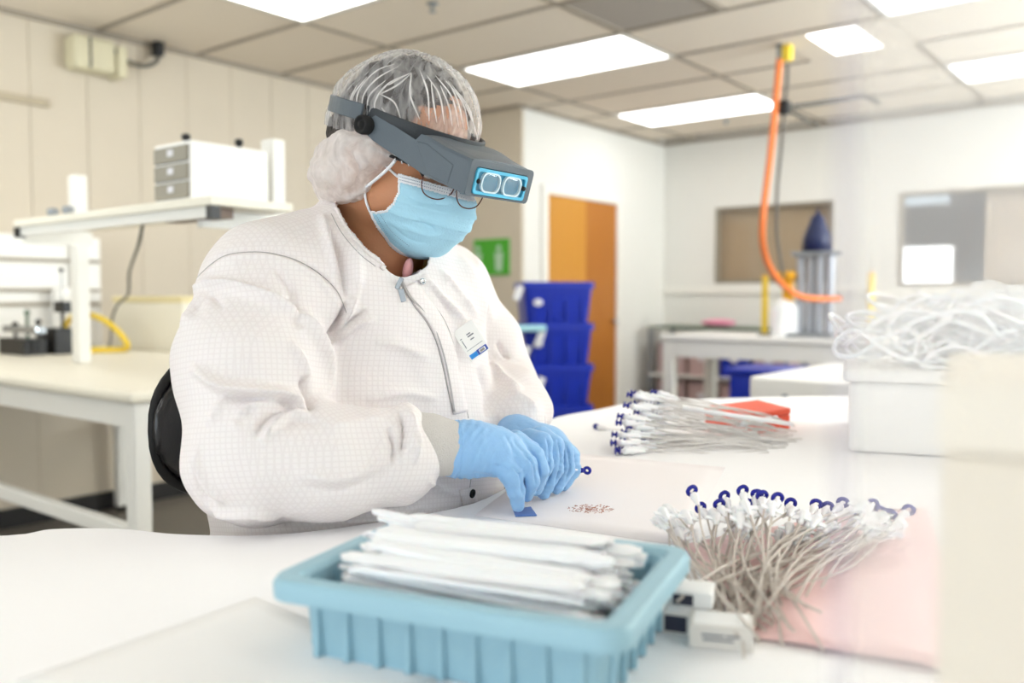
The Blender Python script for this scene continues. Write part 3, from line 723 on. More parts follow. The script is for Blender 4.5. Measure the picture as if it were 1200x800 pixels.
# ================================================================== BACKGROUND RIGHT
# stack of blue crates with hanging tags
cw = .37; base_c = W(A(648, 400, 5.6)); Rc = Matrix.Translation((base_c[0], base_c[1], 0)) @ Matrix.Rotation(YAW-math.pi/2+.15, 4, 'Z')
ch = .2545
names = ['at the floor, bottom of the blue stack', 'second from the floor in the blue stack', 'in the middle of the blue stack, third from the floor', 'second from the top of the blue stack, with a pale blue sheet', 'at the top of the blue stack']
pr = None
for k in range(5):
    t = thing('blue_crate', 'blue plastic crate '+names[k], 'crate', (base_c[0], base_c[1], k*ch), 'stack of blue crates')
    t.rotation_euler = (0, 0, YAW-math.pi/2+.15)
    if pr is None:
        hx, hy = .225, .19; b = MB()
        # tapered open shell, built as wall loops
        lo, up = rrect(hx-.035, hy-.035, .03), rrect(hx-.008, hy-.008, .03); n = len(lo)
        lo2, up2 = rrect(hx-.04, hy-.04, .03), rrect(hx-.013, hy-.013, .03)
        V = [(x, y, 0) for x, y in lo]+[(x, y, ch+.01) for x, y in up]+[(x, y, .006) for x, y in lo2]+[(x, y, ch+.01) for x, y in up2]
        F = [(i, (i+1) % n, n+(i+1) % n, n+i) for i in range(n)]+[(2*n+(i+1) % n, 2*n+i, 3*n+i, 3*n+(i+1) % n) for i in range(n)]
        F += [tuple(range(n-1, -1, -1)), tuple(range(2*n, 3*n))]+[(n+i, n+(i+1) % n, 3*n+(i+1) % n, 3*n+i) for i in range(n)]
        me = bpy.data.meshes.new('crate_shell'); me.from_pydata(V, [], F); me.materials.append(M['blue'])
        pr = me
        rm = bpy.data.meshes.new('crate_rim'); a = MB(); up3 = rrect(hx, hy, .03)
        V = [(x, y, ch-.03) for x, y in up3]+[(x, y, ch+.012) for x, y in up3]+[(x, y, ch-.03) for x, y in up]+[(x, y, ch+.012) for x, y in up]
        F = [(i, (i+1) % n, n+(i+1) % n, n+i) for i in range(n)]+[(n+i, n+(i+1) % n, 3*n+(i+1) % n, 3*n+i) for i in range(n)]+[((i+1) % n, i, 2*n+i, 2*n+(i+1) % n) for i in range(n)]
        rm.from_pydata(V, [], F); rm.materials.append(M['blue'])
        rbm = bpy.data.meshes.new('crate_rib'); rb0 = MB().box((-.005, -.012, 0), (.005, 0, ch-.04)); rbm.from_pydata(rb0.V, [], rb0.F); rbm.materials.append(M['blue'])
    for nm, me in (('shell', pr), ('rim', rm)):
        o = bpy.data.objects.new(nm, me); COL.objects.link(o); o.parent = t
    for x in (-.15, -.05, .05, .15):
        o = bpy.data.objects.new('rib', rbm); COL.objects.link(o); o.parent = t; o.location = (x, -hy+.024, .0)
    if k in (1, 2, 3, 4):
        hb = MB().ell((-.13, -hy-.0, ch*.55), (.03, .008, .022), 14); me = bpy.data.meshes.new('card'); me.from_pydata(hb.V, [], hb.F); me.materials.append(M['tag'])
        o = bpy.data.objects.new('label_card', me); COL.objects.link(o); o.parent = t
# sheet and tags hanging from the crates
def cpos(x, y, z): v = Rc @ Vector((x, y, z)); return np.array(v)
sh = MB(); sh.box((-.28, -.26, 4*ch-.035), (-.09, -.195, 4*ch+.005), Rc); o = sh.build('folded_sheet', M['lilac'], bevel=.012, seg=3)
tag(o, 'pale blue folded sheet hanging out of the blue crate stack', 'cloth')
for i, (x, z, lb) in enumerate(((-.255, 4.78, 'white paper tag at the upper left of the top blue crate'), (-.12, 3.72, 'white paper tag hanging just below the pale blue sheet'), (-.21, 3.35, 'small greyish tag at the left side of the middle blue crate'), (-.12, 2.6, 'white oval tag on the front of the third crate from the top'), (-.24, 2.65, 'white oval tag at the left corner of the third crate from the top'))):
    g = MB().box((-.022, -.004, -.045), (.022, 0, .045), Rc @ Matrix.Translation((x, -.206, z*ch)) @ Matrix.Rotation(.35, 4, 'Y')).build('paper_tag', M['tag'], bevel=.001); tag(g, lb, 'tag', 'paper tags on the blue crates')
# far white bench
t = bench('workbench', 'white workbench in the far right with yellow posts and a jug on it', 5.67, 6.45, 1.2, 3.17, .92, M['white'], stretch=False, apron=.12, leg=.08)
# storage rack with bins near the far wall
ru, rv0, rv1 = 7.05, 2.75, 4.05
t = thing('storage_rack', 'low storage rack with dark green top edge beside the far wall', 'rack', (ru+.2, (rv0+rv1)/2, 0))
for z in (.18, .5, .93): MB().box((ru, rv0, z-.02), (ru+.45, rv1, z)).build('shelf', M['darkgreen'] if z > .9 else M['steelw'], t, bevel=.004)
for uu in (ru, ru+.42):
    for vv in (rv0, rv1-.03): MB().box((uu+.001, vv, 0), (uu+.03, vv+.03, .909)).build('post', M['steel'], t)
k = 0
for z, hgt in ((.18, .24), (.5, .26)):
    for i in range(4):
        v = rv0+.05+i*.305; m_ = [M['mauve'], M['mauve'], M['blue'], M['mauve']][(i+k) % 4] if z > .3 else M['mauve']
        lb = {0: 'lower shelf', 1: 'upper shelf'}[k]
        bt = thing('storage_bin', '%s storage bin on the %s of the rack, number %s from the right' % ('blue' if m_ is M['blue'] else 'mauve', lb, ['one', 'two', 'three', 'four'][i]), 'bin', (ru+.2, v+.13, z), 'bins in the storage rack')
        MB().box((ru+.04, v, z), (ru+.4, v+.26, z+hgt)).build('body', m_, bt, bevel=.01)
        MB().box((ru+.03, v-.008, z+hgt), (ru+.41, v+.268, z+hgt+.02)).build('lid', m_, bt, bevel=.005)
        MB().ell((ru+.038, v+.13, z+hgt*.6), (.006, .04, .03)).build('bin_label', M['tag'], bt, smooth=True)
    k += 1
p = onu(842, 380, ru+.2)
tag(noisy_o := MB().ell((ru+.2, p[1], .93+.035), (.1, .16, .035), 20).build('pink_bag', M['pinkbag'], smooth=True), 'bright pink soft bag lying on the storage rack', 'bag')
# blue totes under / beyond white slab
for i, (px, py, d, sz_, lb) in enumerate(((905, 430, 5.0, .36, 'large blue tote in front of the far white bench'),)):
    q = W(A(px, 400, d)); ztp = W(A(px, py, d))[2]
    t = thing('blue_tote', lb, 'tote', (q[0], q[1], 0))
    MB().box((q[0]-.2, q[1]-.17, 0), (q[0]+.2, q[1]+.17, ztp-.03)).build('body', M['blue'], t, bevel=.02)
    MB().box((q[0]-.22, q[1]-.19, ztp-.03), (q[0]+.22, q[1]+.19, ztp)).build('lid', M['blue'], t, bevel=.008)
# nearer white side table
a_, b_ = WG(880, 442, .92), WG(955, 427, .92)
t = thing('side_table', 'white rounded table top behind the orange box', 'table', (a_[0]+.5, a_[1]-.35, 0))
MB().prism([(a_[0]+.0+x+.45, a_[1]-.38+y) for x, y in rrect(.45, .40, .05)], .845, .92).build('table_top', M['white'], t, bevel=.008)
for uu in (a_[0]+.06, a_[0]+.84):
    for vv in (a_[1]-.72, a_[1]-.04): MB().cyl((uu, vv, 0), (uu, vv, .846), .02, n=12).build('leg', M['steelw'], t)
MB().cyl((a_[0]-.004, a_[1]-.12, .86), (a_[0]+.004, a_[1]-.12, .86), .012, n=12).build('bolt', M['steel'], t)
# items on far bench
def onbench(px, u): return onu(px, 380, u)[1]
for px, top, m_, lb in ((896, 325, 'yellow', 'yellow post on the far bench, left of the white jug'), (1020, 322, 'yellow', 'yellow post on the far bench seen through the vinyl shield')):
    v = onbench(px, 5.95); z = onu(px, top, 5.95)[2]
    t = thing('yellow_post', lb, 'post', (5.95, v, .92), 'yellow posts on the far bench')
    MB().cyl((5.95, v, .92), (5.95, v, .935), .05, n=20).build('foot', M['steel'], t)
    MB().cyl((5.95, v, .93), (5.95, v, z), .022, n=14).build('tube', M['yellow'], t); MB().ell((5.95, v, z), (.022, .022, .02)).build('cap', mat('amber', srgb(236, 170, 20), .4, bump=.02), t, smooth=True)
v = onbench(923, 5.9); z0_, z1_ = onu(923, 350, 5.9)[2], onu(923, 318, 5.9)[2]
t = thing('spray_bottle', 'white jug with an orange yellow pump top on the far bench', 'bottle', (5.9, v, .92))
MB().lathe([(.085, 0), (.09, .01), (.09, z0_-.92-.06), (.03, z0_-.92)], 24, Matrix.Translation((5.9, v+.02, .92))).build('jug', M['wplastic'], t, smooth=True)
MB().box((5.87, v-.03, z0_-.02), (5.93, v+.03, z1_-.04)).build('pump', mat('amber', srgb(236, 170, 20), .4), t, bevel=.006)
MB().box((5.82, v-.045, z1_-.05), (5.95, v+.045, z1_)).build('trigger', mat('amber', srgb(236, 170, 20), .4), t, bevel=.01)
# silver column apparatus
v = onbench(955, 5.95)
t = thing('column_apparatus', 'tall silver cylinder apparatus with dark blue top on the far bench', 'apparatus', (5.95, v, .92))
zT = onu(955, 300, 5.95)[2]; zM = onu(955, 250, 5.95)[2]
MB().box((5.82, v-.17, .92), (6.08, v+.17, .95)).build('base', M['steel'], t, bevel=.005)
for dv in (-.11, -.04, .03, .10): MB().cyl((5.92+.02*(dv > 0), v+dv, .95), (5.92+.02*(dv > 0), v+dv, zT), .03, n=18).build('cylinder', M['silver'], t)
MB().box((5.86, v-.15, zT), (6.02, v+.14, zT+.03)).build('head_plate', M['steel'], t, bevel=.004)
MB().lathe([(.1, 0), (.09, .1), (.05, .2), (.045, zM-zT-.06), (.012, zM-zT-.03), (.01, zM-zT)], 20, Matrix.Translation((5.94, v-.01, zT+.03))).build('top_housing', mat('deep_navy', srgb(30, 40, 80), .35, bump=.02), t, smooth=True)
# orange air hose and dark cord hanging from the ceiling
hp = WG(916, 48, HC); 
def HU(px, py, f=0): return WA(px, py, 5.2+f)
t = thing('hose_drop', 'orange air hose hanging in an arc from a yellow ceiling fitting', 'hose', (hp[0], hp[1], HC-.1))
tp = HU(913, 70)
MB().tube(smoothpath([HU(914, 66), HU(910, 110), HU(903, 180), HU(895, 245), HU(894, 285, .05), HU(903, 315, .15), HU(922, 338, .3), HU(945, 349, .45), HU(985, 350, .6)]), .019, 10).build('hose', M['hose_o'], t, smooth=True)
MB().cyl(tuple(HU(914, 70)), tuple(np.array([HU(914, 70)[0], HU(914, 70)[1], HC-.01])), .02, n=12).build('pipe', M['steel'], t)
MB().box(tuple(HU(921, 62)-np.array([.035, .035, .045])), tuple(HU(921, 62)+np.array([.035, .035, .045]))).build('connector', M['yellow'], t, bevel=.01)
t = thing('cord_drop', 'dark power cord hanging beside the orange hose with an inline box', 'cord', HU(921, 75))
MB().tube(smoothpath([HU(923, 74), HU(922, 100), HU(919, 126), HU(916, 170), HU(911, 220), HU(910, 270), HU(914, 300), HU(918, 325)]), .010, 8).build('cord', M['cord'], t, smooth=True)
MB().box(tuple(HU(919, 126)-np.array([.03, .03, .04])), tuple(HU(919, 126)+np.array([.03, .03, .04]))).build('inline_box', M['black'], t, bevel=.01)
t = thing('cable_run', 'dark thin cables strung under the ceiling right of the cord', 'cable', HU(960, 120))
MB().tube(smoothpath([HU(922, 126), HU(950, 122), HU(985, 117), HU(1015, 113), HU(1032, 122)]), .014, 8).build('cable', M['cord'], t, smooth=True)
MB().tube(smoothpath([HU(922, 128), HU(940, 138), HU(960, 148)]), .009, 8).build('cable', M['cord'], t, smooth=True)

# ================================================================== MAIN TABLE
ZW = H-.27
def TG(px, py): return G(px, py, ZW)
out = [(-1.35, .95), (-.95, 1.0), (-.70, 1.0), TG(12, 625)[:2], TG(60, 618)[:2], TG(140, 617)[:2], TG(220, 624)[:2], TG(350, 622)[:2], TG(530, 594)[:2], (-.012, 1.25), (.03, 1.38), (.058, 1.6), TG(640, 492)[:2], TG(700, 479)[:2], TG(737, 472)[:2], TG(797, 468)[:2], (.9, 2.42), (1.3, 2.3), (1.45, 1.9), (1.5, .9), (1.1, .05), (.2, -.15), (-.6, -.1), (-1.3, .2)]
P = [np.array([p[0], p[1], 0]) for p in out]
sm = smoothpath(P+[P[0]], 4)[:-1]
poly = [tuple(W(np.array([p[0], p[1], 0]))[:2]) for p in sm][::-1]
ar = sum(poly[i][0]*poly[(i+1) % len(poly)][1]-poly[(i+1) % len(poly)][0]*poly[i][1] for i in range(len(poly)))
if ar < 0: poly = poly[::-1]
tb = thing('work_table', 'large white covered work table curving around the seated worker', 'table', W(np.array([.2, .9, -H])))
MB().prism(poly, ZW-.03, ZW).build('table_top', M['cloth'], tb, bevel=.008, seg=3)
for x, y in ((-1.15, .75), (-1.0, .25), (.2, .1), (1.0, .35), (1.3, 1.0), (1.2, 2.15), (.55, 2.2)):
    p = W(np.array([x, y, 0])); l = MB().box((p[0]-.03, p[1]-.03, .02), (p[0]+.03, p[1]+.03, ZW-.031)).build('leg', M['steelw'], tb, bevel=.005)
    MB().cyl((p[0], p[1], 0), (p[0], p[1], .022), .03, n=14).build('foot', M['rubber'], l)
# papers
def sheet(name, pts, m, label, cat, z=.0006, th=.0006, wave=.0, n=10):
    c = [TG(*p) for p in pts]; V = []; F = []
    for i in range(n+1):
        for j in range(n+1):
            a, b = i/n, j/n; q = (c[0]*(1-a)+c[1]*a)*(1-b)+(c[3]*(1-a)+c[2]*a)*b
            q = q.copy(); q[2] += z+wave*(.5+.5*noise.noise(Vector((q[0]*14, q[1]*14, 3))))*4*min(a, 1-a, .25)
            V.append(W(q))
    V = V+[v-np.array([0, 0, th]) for v in V]; N = (n+1)**2
    for i in range(n):
        for j in range(n):
            a = i*(n+1)+j; F.append((a, a+n+1, a+n+2, a+1)); F.append((N+a+1, N+a+n+2, N+a+n+1, N+a))
    for i in range(n):
        for e in ((i*(n+1), (i+1)*(n+1)), ((i+1)*(n+1)+n, i*(n+1)+n), (i+1, i), (n*(n+1)+i, n*(n+1)+i+1)):
            F.append((e[0], e[1], N+e[1], N+e[0])[::-1])
    return tag(mesh_obj(name, V, F, m, smooth=True), label, cat)
sheet('paper_sheet', [(20, 798), (300, 700), (520, 790), (300, 1000)], M['paper'], 'white paper sheet lying on the table at the lower left', 'paper', z=.0008, wave=.0)
sheet('work_mat', [(655, 530), (850, 548), (800, 640), (556, 604)], M['pinkpaper'], 'faintly pink paper work mat under the gloved hands', 'paper', z=.0009, wave=.0)
# ================================================================== THE SEATED WORKER
def frame(psi, p):
    a, b = math.radians(psi), math.radians(p)
    return (np.array([math.cos(a)*math.cos(b), -math.sin(a)*math.cos(b), -math.sin(b)]), np.array([math.sin(a), math.cos(a), 0]), np.array([math.cos(a)*math.sin(b), -math.sin(a)*math.sin(b), math.cos(b)]))
HF, HL, HU_ = frame(36, 18)
HO = A(417, 190, 1.16)+HL*.072+np.array([.014, 0, .012])
HR = np.stack([HF, HL, HU_])
def hd(x, y, z): return HO+HF*x+HL*y+HU_*z
def toh(V): return (V-HO) @ HR.T
def onplane(px, py, y0, y1=None, x0=0., x1=.15):   # ray against the head's side plane y=y0 (or the slanted plane y0 at x0 -> y1 at x1)
    r = ray(px, py); n = HL.copy(); c = y0
    if y1 is not None:
        s_ = (y1-y0)/(x1-x0); n = HL-HF*s_; c = y0-s_*x0
    t = (HO@n+c)/(r@n); return r*t
man = thing('person', 'seated person in white gown, hair net, blue mask, gloves and magnifier headset, looking down', 'person', W(np.array([-.22, 1.27, -H])))
def pm(name, V, F, m, parent=man, smooth=True): return mesh_obj(name, W(V), F, m, parent, smooth)

def hitc(tree, px, py, off=0.):
    r = ray(px, py); r = r/np.linalg.norm(r); a = tree.ray_cast(Vector((0, 0, 0)), Vector(tuple(r)))
    if a[0] is None: return None
    return np.array(a[0])-r*off
# ---- skin: head and neck in one surface
f = Field(HO-np.array([.17, .17, .24]), HO+np.array([.17, .17, .17]), .0032)
f.ell(hd(-.012, 0, .045), (.092, .072, .082), HR, .02)
f.ell(hd(.03, 0, -.035), (.066, .058, .078), HR, .035)
f.ell(hd(.052, 0, -.088), (.03, .027, .02), HR, .03)
for s in (-1, 1):
    f.ell(hd(.048, s*.036, -.04), (.034, .026, .028), HR, .02)
    f.ell(hd(.005, s*.05, -.06), (.03, .018, .03), HR, .03)
    f.ell(hd(.082, s*.032, .002), (.013, .017, .010), HR, .006, sub=True)
    f.ell(hd(.078, s*.03, .022), (.014, .026, .007), HR, .012)
    f.ell(hd(-.018, s*.074, -.012), (.020, .009, .032), HR, .006)
    f.ell(hd(-.014, s*.083, -.012), (.010, .005, .018), HR, .005, sub=True)
f.cap(hd(.092, 0, .008), hd(.112, 0, -.034), .008, .013, .012)
for s in (-1, 1): f.ell(hd(.103, s*.011, -.037), (.011, .008, .008), HR, .008)
f.ell(hd(.092, 0, -.062), (.008, .02, .005), HR, .006); f.ell(hd(.090, 0, -.072), (.008, .018, .005), HR, .006)
nb = A(438, 302, 1.255)
f.chain([hd(-.03, 0, -.03), (hd(-.03, 0, -.03)+nb)/2+np.array([-.012, .01, 0]), nb, nb+np.array([-.02, .03, -.12])], (.058, .060, .062, .075), .03)
V, F = f.mesh(); V = soften(V, F, 2); sk = pm('head_and_neck', V, F, M['skin'])
tH = BVHTree.FromPolygons(V.tolist(), F.tolist())
for s in (-1, 1):
    c = hd(.075, s*.032, .0)
    e = MB().ell(c, (.0125,)*3, 16); o = pm('eye', np.array(e.V), e.F, M['eyew'])
    e = MB().ell(c+HF*.0085-HU_*.004, (.0062,)*3, 12); pm('iris', np.array(e.V), e.F, M['iris'], o)
    f = Field(c-.02, c+.02, .0016); f.ell(c, (.0138, .0145, .0138), HR, .002); f.ell(c+HF*.012-HU_*.016, (.016, .03, .013), HR, .002, sub=True)
    V, F = f.mesh(); pm('eyelid', soften(V, F, 2), F, M['skin'])
    e = MB().tube([hd(.093, s*.014, .02), hd(.094, s*.03, .027), hd(.084, s*.048, .02)], [.003, .0036, .0015], 8); pm('eyebrow', np.array(e.V), e.F, M['hair'])
# ---- hair
f = Field(HO-np.array([.16, .16, .12]), HO+np.array([.16, .16, .19]), .004)
f.ell(hd(-.016, 0, .052), (.094, .076, .083), HR, .02); f.ell(hd(-.085, 0, .01), (.045, .055, .05), HR, .03)
V, F = f.mesh(); V = soften(V, F, 1); q = toh(V); keep = (q[:, 2] > np.where(q[:, 0] > .02, .045+np.maximum(0, q[:, 0]-.045)*1.6, -.03+np.maximum(0, q[:, 0]+.03)*1.7))
F = F[keep[F].all(1)]; N = vnormals(V, F); V = noisy(V, N, .006, 60); pm('hair', V, F, M['hair'])

# ---- hair net: dome and gathered lower bag
def capz(x): return np.where(x > .035, .025+(x-.035)*.28, np.maximum(.025-.95*(.035-x), -.09))
f = Field(HO-np.array([.2, .2, .16]), HO+np.array([.18, .18, .2]), .0045)
f.ell(hd(-.008, 0, .05), (.105, .086, .092), HR, .02)
f.ell(hd(-.03, 0, .03), (.094, .088, .085), HR, .03)
V, F = f.mesh(); V = soften(V, F, 2); V, F = subdiv(V, F); N = vnormals(V, F); q = toh(V)
ang = np.arctan2(q[:, 1], q[:, 0]+.01)
V = V+N*((.0014*np.sin(ang*23+3*np.sin(q[:, 2]*40))+.0012*np.sin(ang*41+q[:, 0]*60)))[:, None]
V = noisy(V, N, .003, 28); V = fold(V, N, [
    (((440, 140), (441, 115), (462, 92), (482, 84)), 3, .005), (((481, 92), (484, 120), (492, 140)), 3, .006), (((494, 80), (502, 105), (503, 140)), 2.5, .004),
    (((420, 135), (422, 112), (440, 90), (468, 76)), 3, .004), (((441, 110), (465, 98), (480, 92)), 2, .004), (((445, 128), (455, 140)), 2.5, .004), (((505, 105), (516, 125), (520, 145)), 2, .003),
    (((520, 100), (535, 125), (542, 150)), 2, .003), (((535, 105), (548, 130), (553, 155)), 2, .003), (((410, 130), (414, 110), (430, 90)), 2.5, .004)])
q = toh(V); keep = q[:, 2] > np.where(q[:, 0] > -.02, capz(q[:, 0]), .018)
F1 = F[keep[F].all(1)]; cap_o = pm('hair_net', V, F1, M['cap'])
tC = BVHTree.FromPolygons(V.tolist(), F1.tolist())
strands = [((440, 140), (440, 118), (455, 98), (482, 85)), ((482, 85), (481, 112), (492, 140)), ((492, 82), (501, 108), (503, 142)), ((424, 136), (426, 112), (442, 92), (470, 76)), ((442, 112), (465, 100), (482, 86)),
 ((447, 126), (456, 138)), ((500, 88), (515, 112), (521, 146)), ((510, 88), (530, 115), (538, 150)), ((520, 92), (542, 120), (550, 156)), ((530, 100), (550, 128), (557, 160)), ((412, 134), (414, 112), (430, 90)), ((418, 134), (420, 108), (440, 84), (462, 75)),
 ((505, 95), (508, 120), (512, 144)), ((516, 100), (526, 125), (530, 148)), ((430, 135), (433, 112), (452, 94)), ((540, 112), (553, 140), (560, 164)), ((470, 140), (462, 120), (445, 110)), ((410, 128), (411, 115), (418, 100)), ((525, 95), (536, 118), (544, 152)), ((455, 100), (468, 92), (480, 86))]
for P in strands:
    pts = [h for h in (hitc(tC, p[0], p[1], .0005) for p in smoothpath([np.array(x, float) for x in P], 7)) if h is not None]
    if len(pts) > 3: n_ = len(pts); e = MB().tube(pts, [.0012*math.sin(math.pi*(i+.6)/(n_+.2))**.6 for i in range(n_)], 6); pm('net_pleat', np.array(e.V), e.F, M['capthick'], cap_o)
# gathered bag of net behind and over the ear
c = A(410, 203, 1.17)
f = Field(c-np.array([.12, .14, .09]), c+np.array([.14, .16, .09]), .004)
f.ell(A(404, 199, 1.19), (.040, .060, .040), None, .02); f.ell(A(430, 185, 1.165), (.030, .04, .022), None, .03); f.ell(A(392, 216, 1.22), (.026, .05, .026), None, .03)
f.ell(A(425, 172, 1.175), (.028, .04, .012), None, .03); f.cap(A(440, 182, 1.16), A(468, 180, 1.135), .016, .004, .02)
f.ell(A(420, 222, 1.18), (.020, .03, .012), None, .025)
V, F = f.mesh(); V = soften(V, F, 2); V, F = subdiv(V, F); N = vnormals(V, F)
V = noisy(V, N, .006, 38); N = vnormals(V, F); V = noisy(V, N, .003, 90); N = vnormals(V, F)
V = fold(V, N, [(((385, 180), (400, 205), (398, 235)), 3, .005), (((402, 172), (420, 200), (412, 230)), 3, -.005), (((430, 170), (450, 180), (468, 184)), 2.5, .004), (((420, 178), (440, 195), (450, 200)), 2.5, .004), (((376, 195), (384, 222)), 3, .004), (((405, 190), (428, 212)), 3, .004)])
pm('hair_net_bag', V, F, M['capthick'])
el = [onplane(468, 178, -.066)+0, onplane(463, 188, -.070), onplane(452, 200, -.074), onplane(438, 212, -.076), onplane(425, 222, -.076), onplane(408, 233, -.074)]
e = MB().tube(smoothpath(el), .0022, 8); pm('net_elastic', np.array(e.V), e.F, M['maskw'])

# ---- mask: a sheet laid over the lower face
f = Field(HO-np.array([.16, .16, .2]), HO+np.array([.18, .18, .1]), .003)
f.ell(hd(.035, 0, -.035), (.070, .062, .082), HR, .03); f.ell(hd(.088, 0, -.048), (.044, .030, .034), HR, .045); f.ell(hd(.058, 0, -.088), (.034, .034, .022), HR, .04)
for s in (-1, 1): f.ell(hd(.048, s*.036, -.042), (.040, .032, .036), HR, .02); f.ell(hd(.01, s*.055, -.06), (.032, .018, .03), HR, .03)
V, F = f.mesh(); V = soften(V, F, 3); V, F = subdiv(V, F); N = vnormals(V, F)
mp_ = [(466, 203), (483, 207), (500, 212), (525, 219), (549, 226), (640, 240), (640, 340), (500, 325), (472, 299), (455, 286), (441, 266), (431, 246), (441, 247), (452, 245), (461, 236), (466, 224)]
def inpoly(px, py, P):
    P = np.array(P, float); r = np.zeros(len(px), bool)
    for i in range(len(P)):
        a, b = P[i], P[i-1]
        m = (a[1] > py) != (b[1] > py); r ^= m & (px < (b[0]-a[0])*(py-a[1])/(b[1]-a[1]+1e-12)+a[0])
    return r
def distpoly(px, py, P):
    best = np.full(len(px), 1e9)
    for i in range(len(P)-1):
        a, b = np.array(P[i], float), np.array(P[i+1], float); ab = b-a; t = np.clip(((px-a[0])*ab[0]+(py-a[1])*ab[1])/(ab@ab), 0, 1)
        best = np.minimum(best, np.hypot(px-a[0]-t*ab[0], py-a[1]-t*ab[1]))
    return best
q = toh(V); qm = q.copy(); qm[:, 1] = -np.abs(q[:, 1]); mx_, my_ = prj(HO+qm @ HR)
front = (q[:, 0] > -.005) & (q[:, 2] > -.15)
ins = inpoly(mx_, my_, mp_) & front
# pleats run across, parallel to the head's side axis
zz = q[:, 2]; xx = q[:, 0]
pl = zz+.42*(xx-.09)*0; prof = 0
for z_, am in ((-.030, .0022), (-.047, .0028), (-.064, .0028), (-.080, .002)): prof = prof+am*np.clip(1-np.abs(pl-z_)/.009, 0, 1)*np.where(pl > z_, 1, .4)
V = V+N*(prof*np.clip((xx-.03)/.04, 0, 1))[:, None]; V = noisy(V, N, .0016, 45)
V = fold(V, N, [(((478, 240), (500, 246), (530, 250)), 2.5, .002), (((470, 225), (495, 238), (535, 240)), 2, -.0015), (((488, 256), (503, 264), (512, 270)), 2.5, -.003), (((470, 262), (500, 275), (525, 272)), 2.5, .002), (((452, 258), (480, 280), (505, 285)), 2, -.0015)])
dtop = distpoly(mx_, my_, mp_[:6]); dside = distpoly(mx_, my_, mp_[7:]+[mp_[0]])
Fi = F[ins[F].all(1)]; edge = (dtop < 11) | (dside < 3.6)
ec = edge[Fi].mean(1) > .5
mk = pm('face_mask', V, Fi[~ec], M['mask']); md = mk.modifiers.new('thick', 'SOLIDIFY'); md.thickness = .0012; md.offset = 1
mw = pm('mask_band', V, Fi[ec], M['maskw']); md = mw.modifiers.new('thick', 'SOLIDIFY'); md.thickness = .0014; md.offset = 1
tM = BVHTree.FromPolygons(V.tolist(), Fi.tolist())
dots = MB()
for P, ns in ((((468, 207), (500, 215.5), (548, 229)), 34), (((468, 210.5), (500, 219), (546, 232.5)), 34), (((441, 253), (455, 275), (476, 292)), 22), (((446, 252), (459, 271), (479, 288)), 22)):
    for p in smoothpath([np.array(x, float) for x in P], ns//2):
        h = hitc(tM, p[0], p[1], .0016)
        if h is not None: dots.ell(h, (.0007, .0007, .0007), 6)
if dots.V: stuff(pm('stitch_dots', np.array(dots.V), dots.F, M['dots']))
for P in (((466, 207), (457, 199), (447, 190)), ((433, 247), (429, 236), (427, 221))):
    pts = []
    for p in smoothpath([np.array(x, float) for x in P], 5):
        h = hitc(tH, p[0], p[1], .003); pts.append(h if h is not None else onplane(p[0], p[1], -.07))
    e = MB().tube(pts, .0017, 8); pm('ear_loop', np.array(e.V), e.F, M['maskw'])

# ---- glasses
def lens_ring(s):
    P = rrect(.024, .019, .013, 5); return [hd(.108-.10*abs(y)*.35+0, s*.033+y, z-.022-.0) for y, z in P]
gl = None
def onpl(px, py, p0, n): r_ = ray(px, py); return r_*((p0@n)/(r_@n))
g0 = hitc(tM, 507, 229, .009); g1 = hitc(tM, 541, 236, .007); brz = mat('bronze_wire', srgb(96, 58, 52), .3, .7, bump=.01)
rimpx = {-1: [(496, 206), (494, 216), (496, 225), (503, 231), (513, 233.5), (523, 231), (530, 225), (533, 216), (534, 206), (528, 200), (515, 197), (503, 199)],
         1: [(537, 212), (535, 224), (536, 235), (541, 242), (550, 244.5), (558, 242), (563, 236), (567, 227), (567, 218), (560, 211), (548, 208), (541, 208)]}
ends = {}
for s in (-1, 1):
    n_ = HF-HL*.45 if s < 0 else HF-HL*.15
    n_ = n_/np.linalg.norm(n_); p0_ = g0 if s < 0 else g1
    ring = smoothpath([onpl(px, py, p0_, n_) for px, py in rimpx[s]+[rimpx[s][0]]], 3)[:-1]; ends[s] = ring
    e = MB().tube(ring, .00085, 6, closed=True); o = pm('glasses_rim', np.array(e.V), e.F, brz)
    e = MB(); e.add(ring, [tuple(range(len(ring)))]); pm('glasses_lens', np.array(e.V), e.F, M['pane'], o, smooth=False)
    st_ = ring[0] if s < 0 else ring[24]
    e = MB().tube(smoothpath([st_, hd(.088, s*.070, .002), hd(.04, s*.0735, .006), hd(-.02, s*.078, .006), hd(-.035, s*.076, -.015)], 4), .0021, 8); t_ = pm('glasses_temple', np.array(e.V), e.F, M['black'])
    for xx_ in (.056, .068, .080): e = MB().ell(hd(xx_, s*.0755, .0035), (.0016, .0016, .003), 8); pm('temple_stud', np.array(e.V), e.F, M['chrome'], t_)
e = MB().tube(smoothpath([ends[-1][24], (ends[-1][24]+ends[1][0])/2+HU_*.004, ends[1][0]], 5), .0009, 6); pm('glasses_bridge', np.array(e.V), e.F, brz)

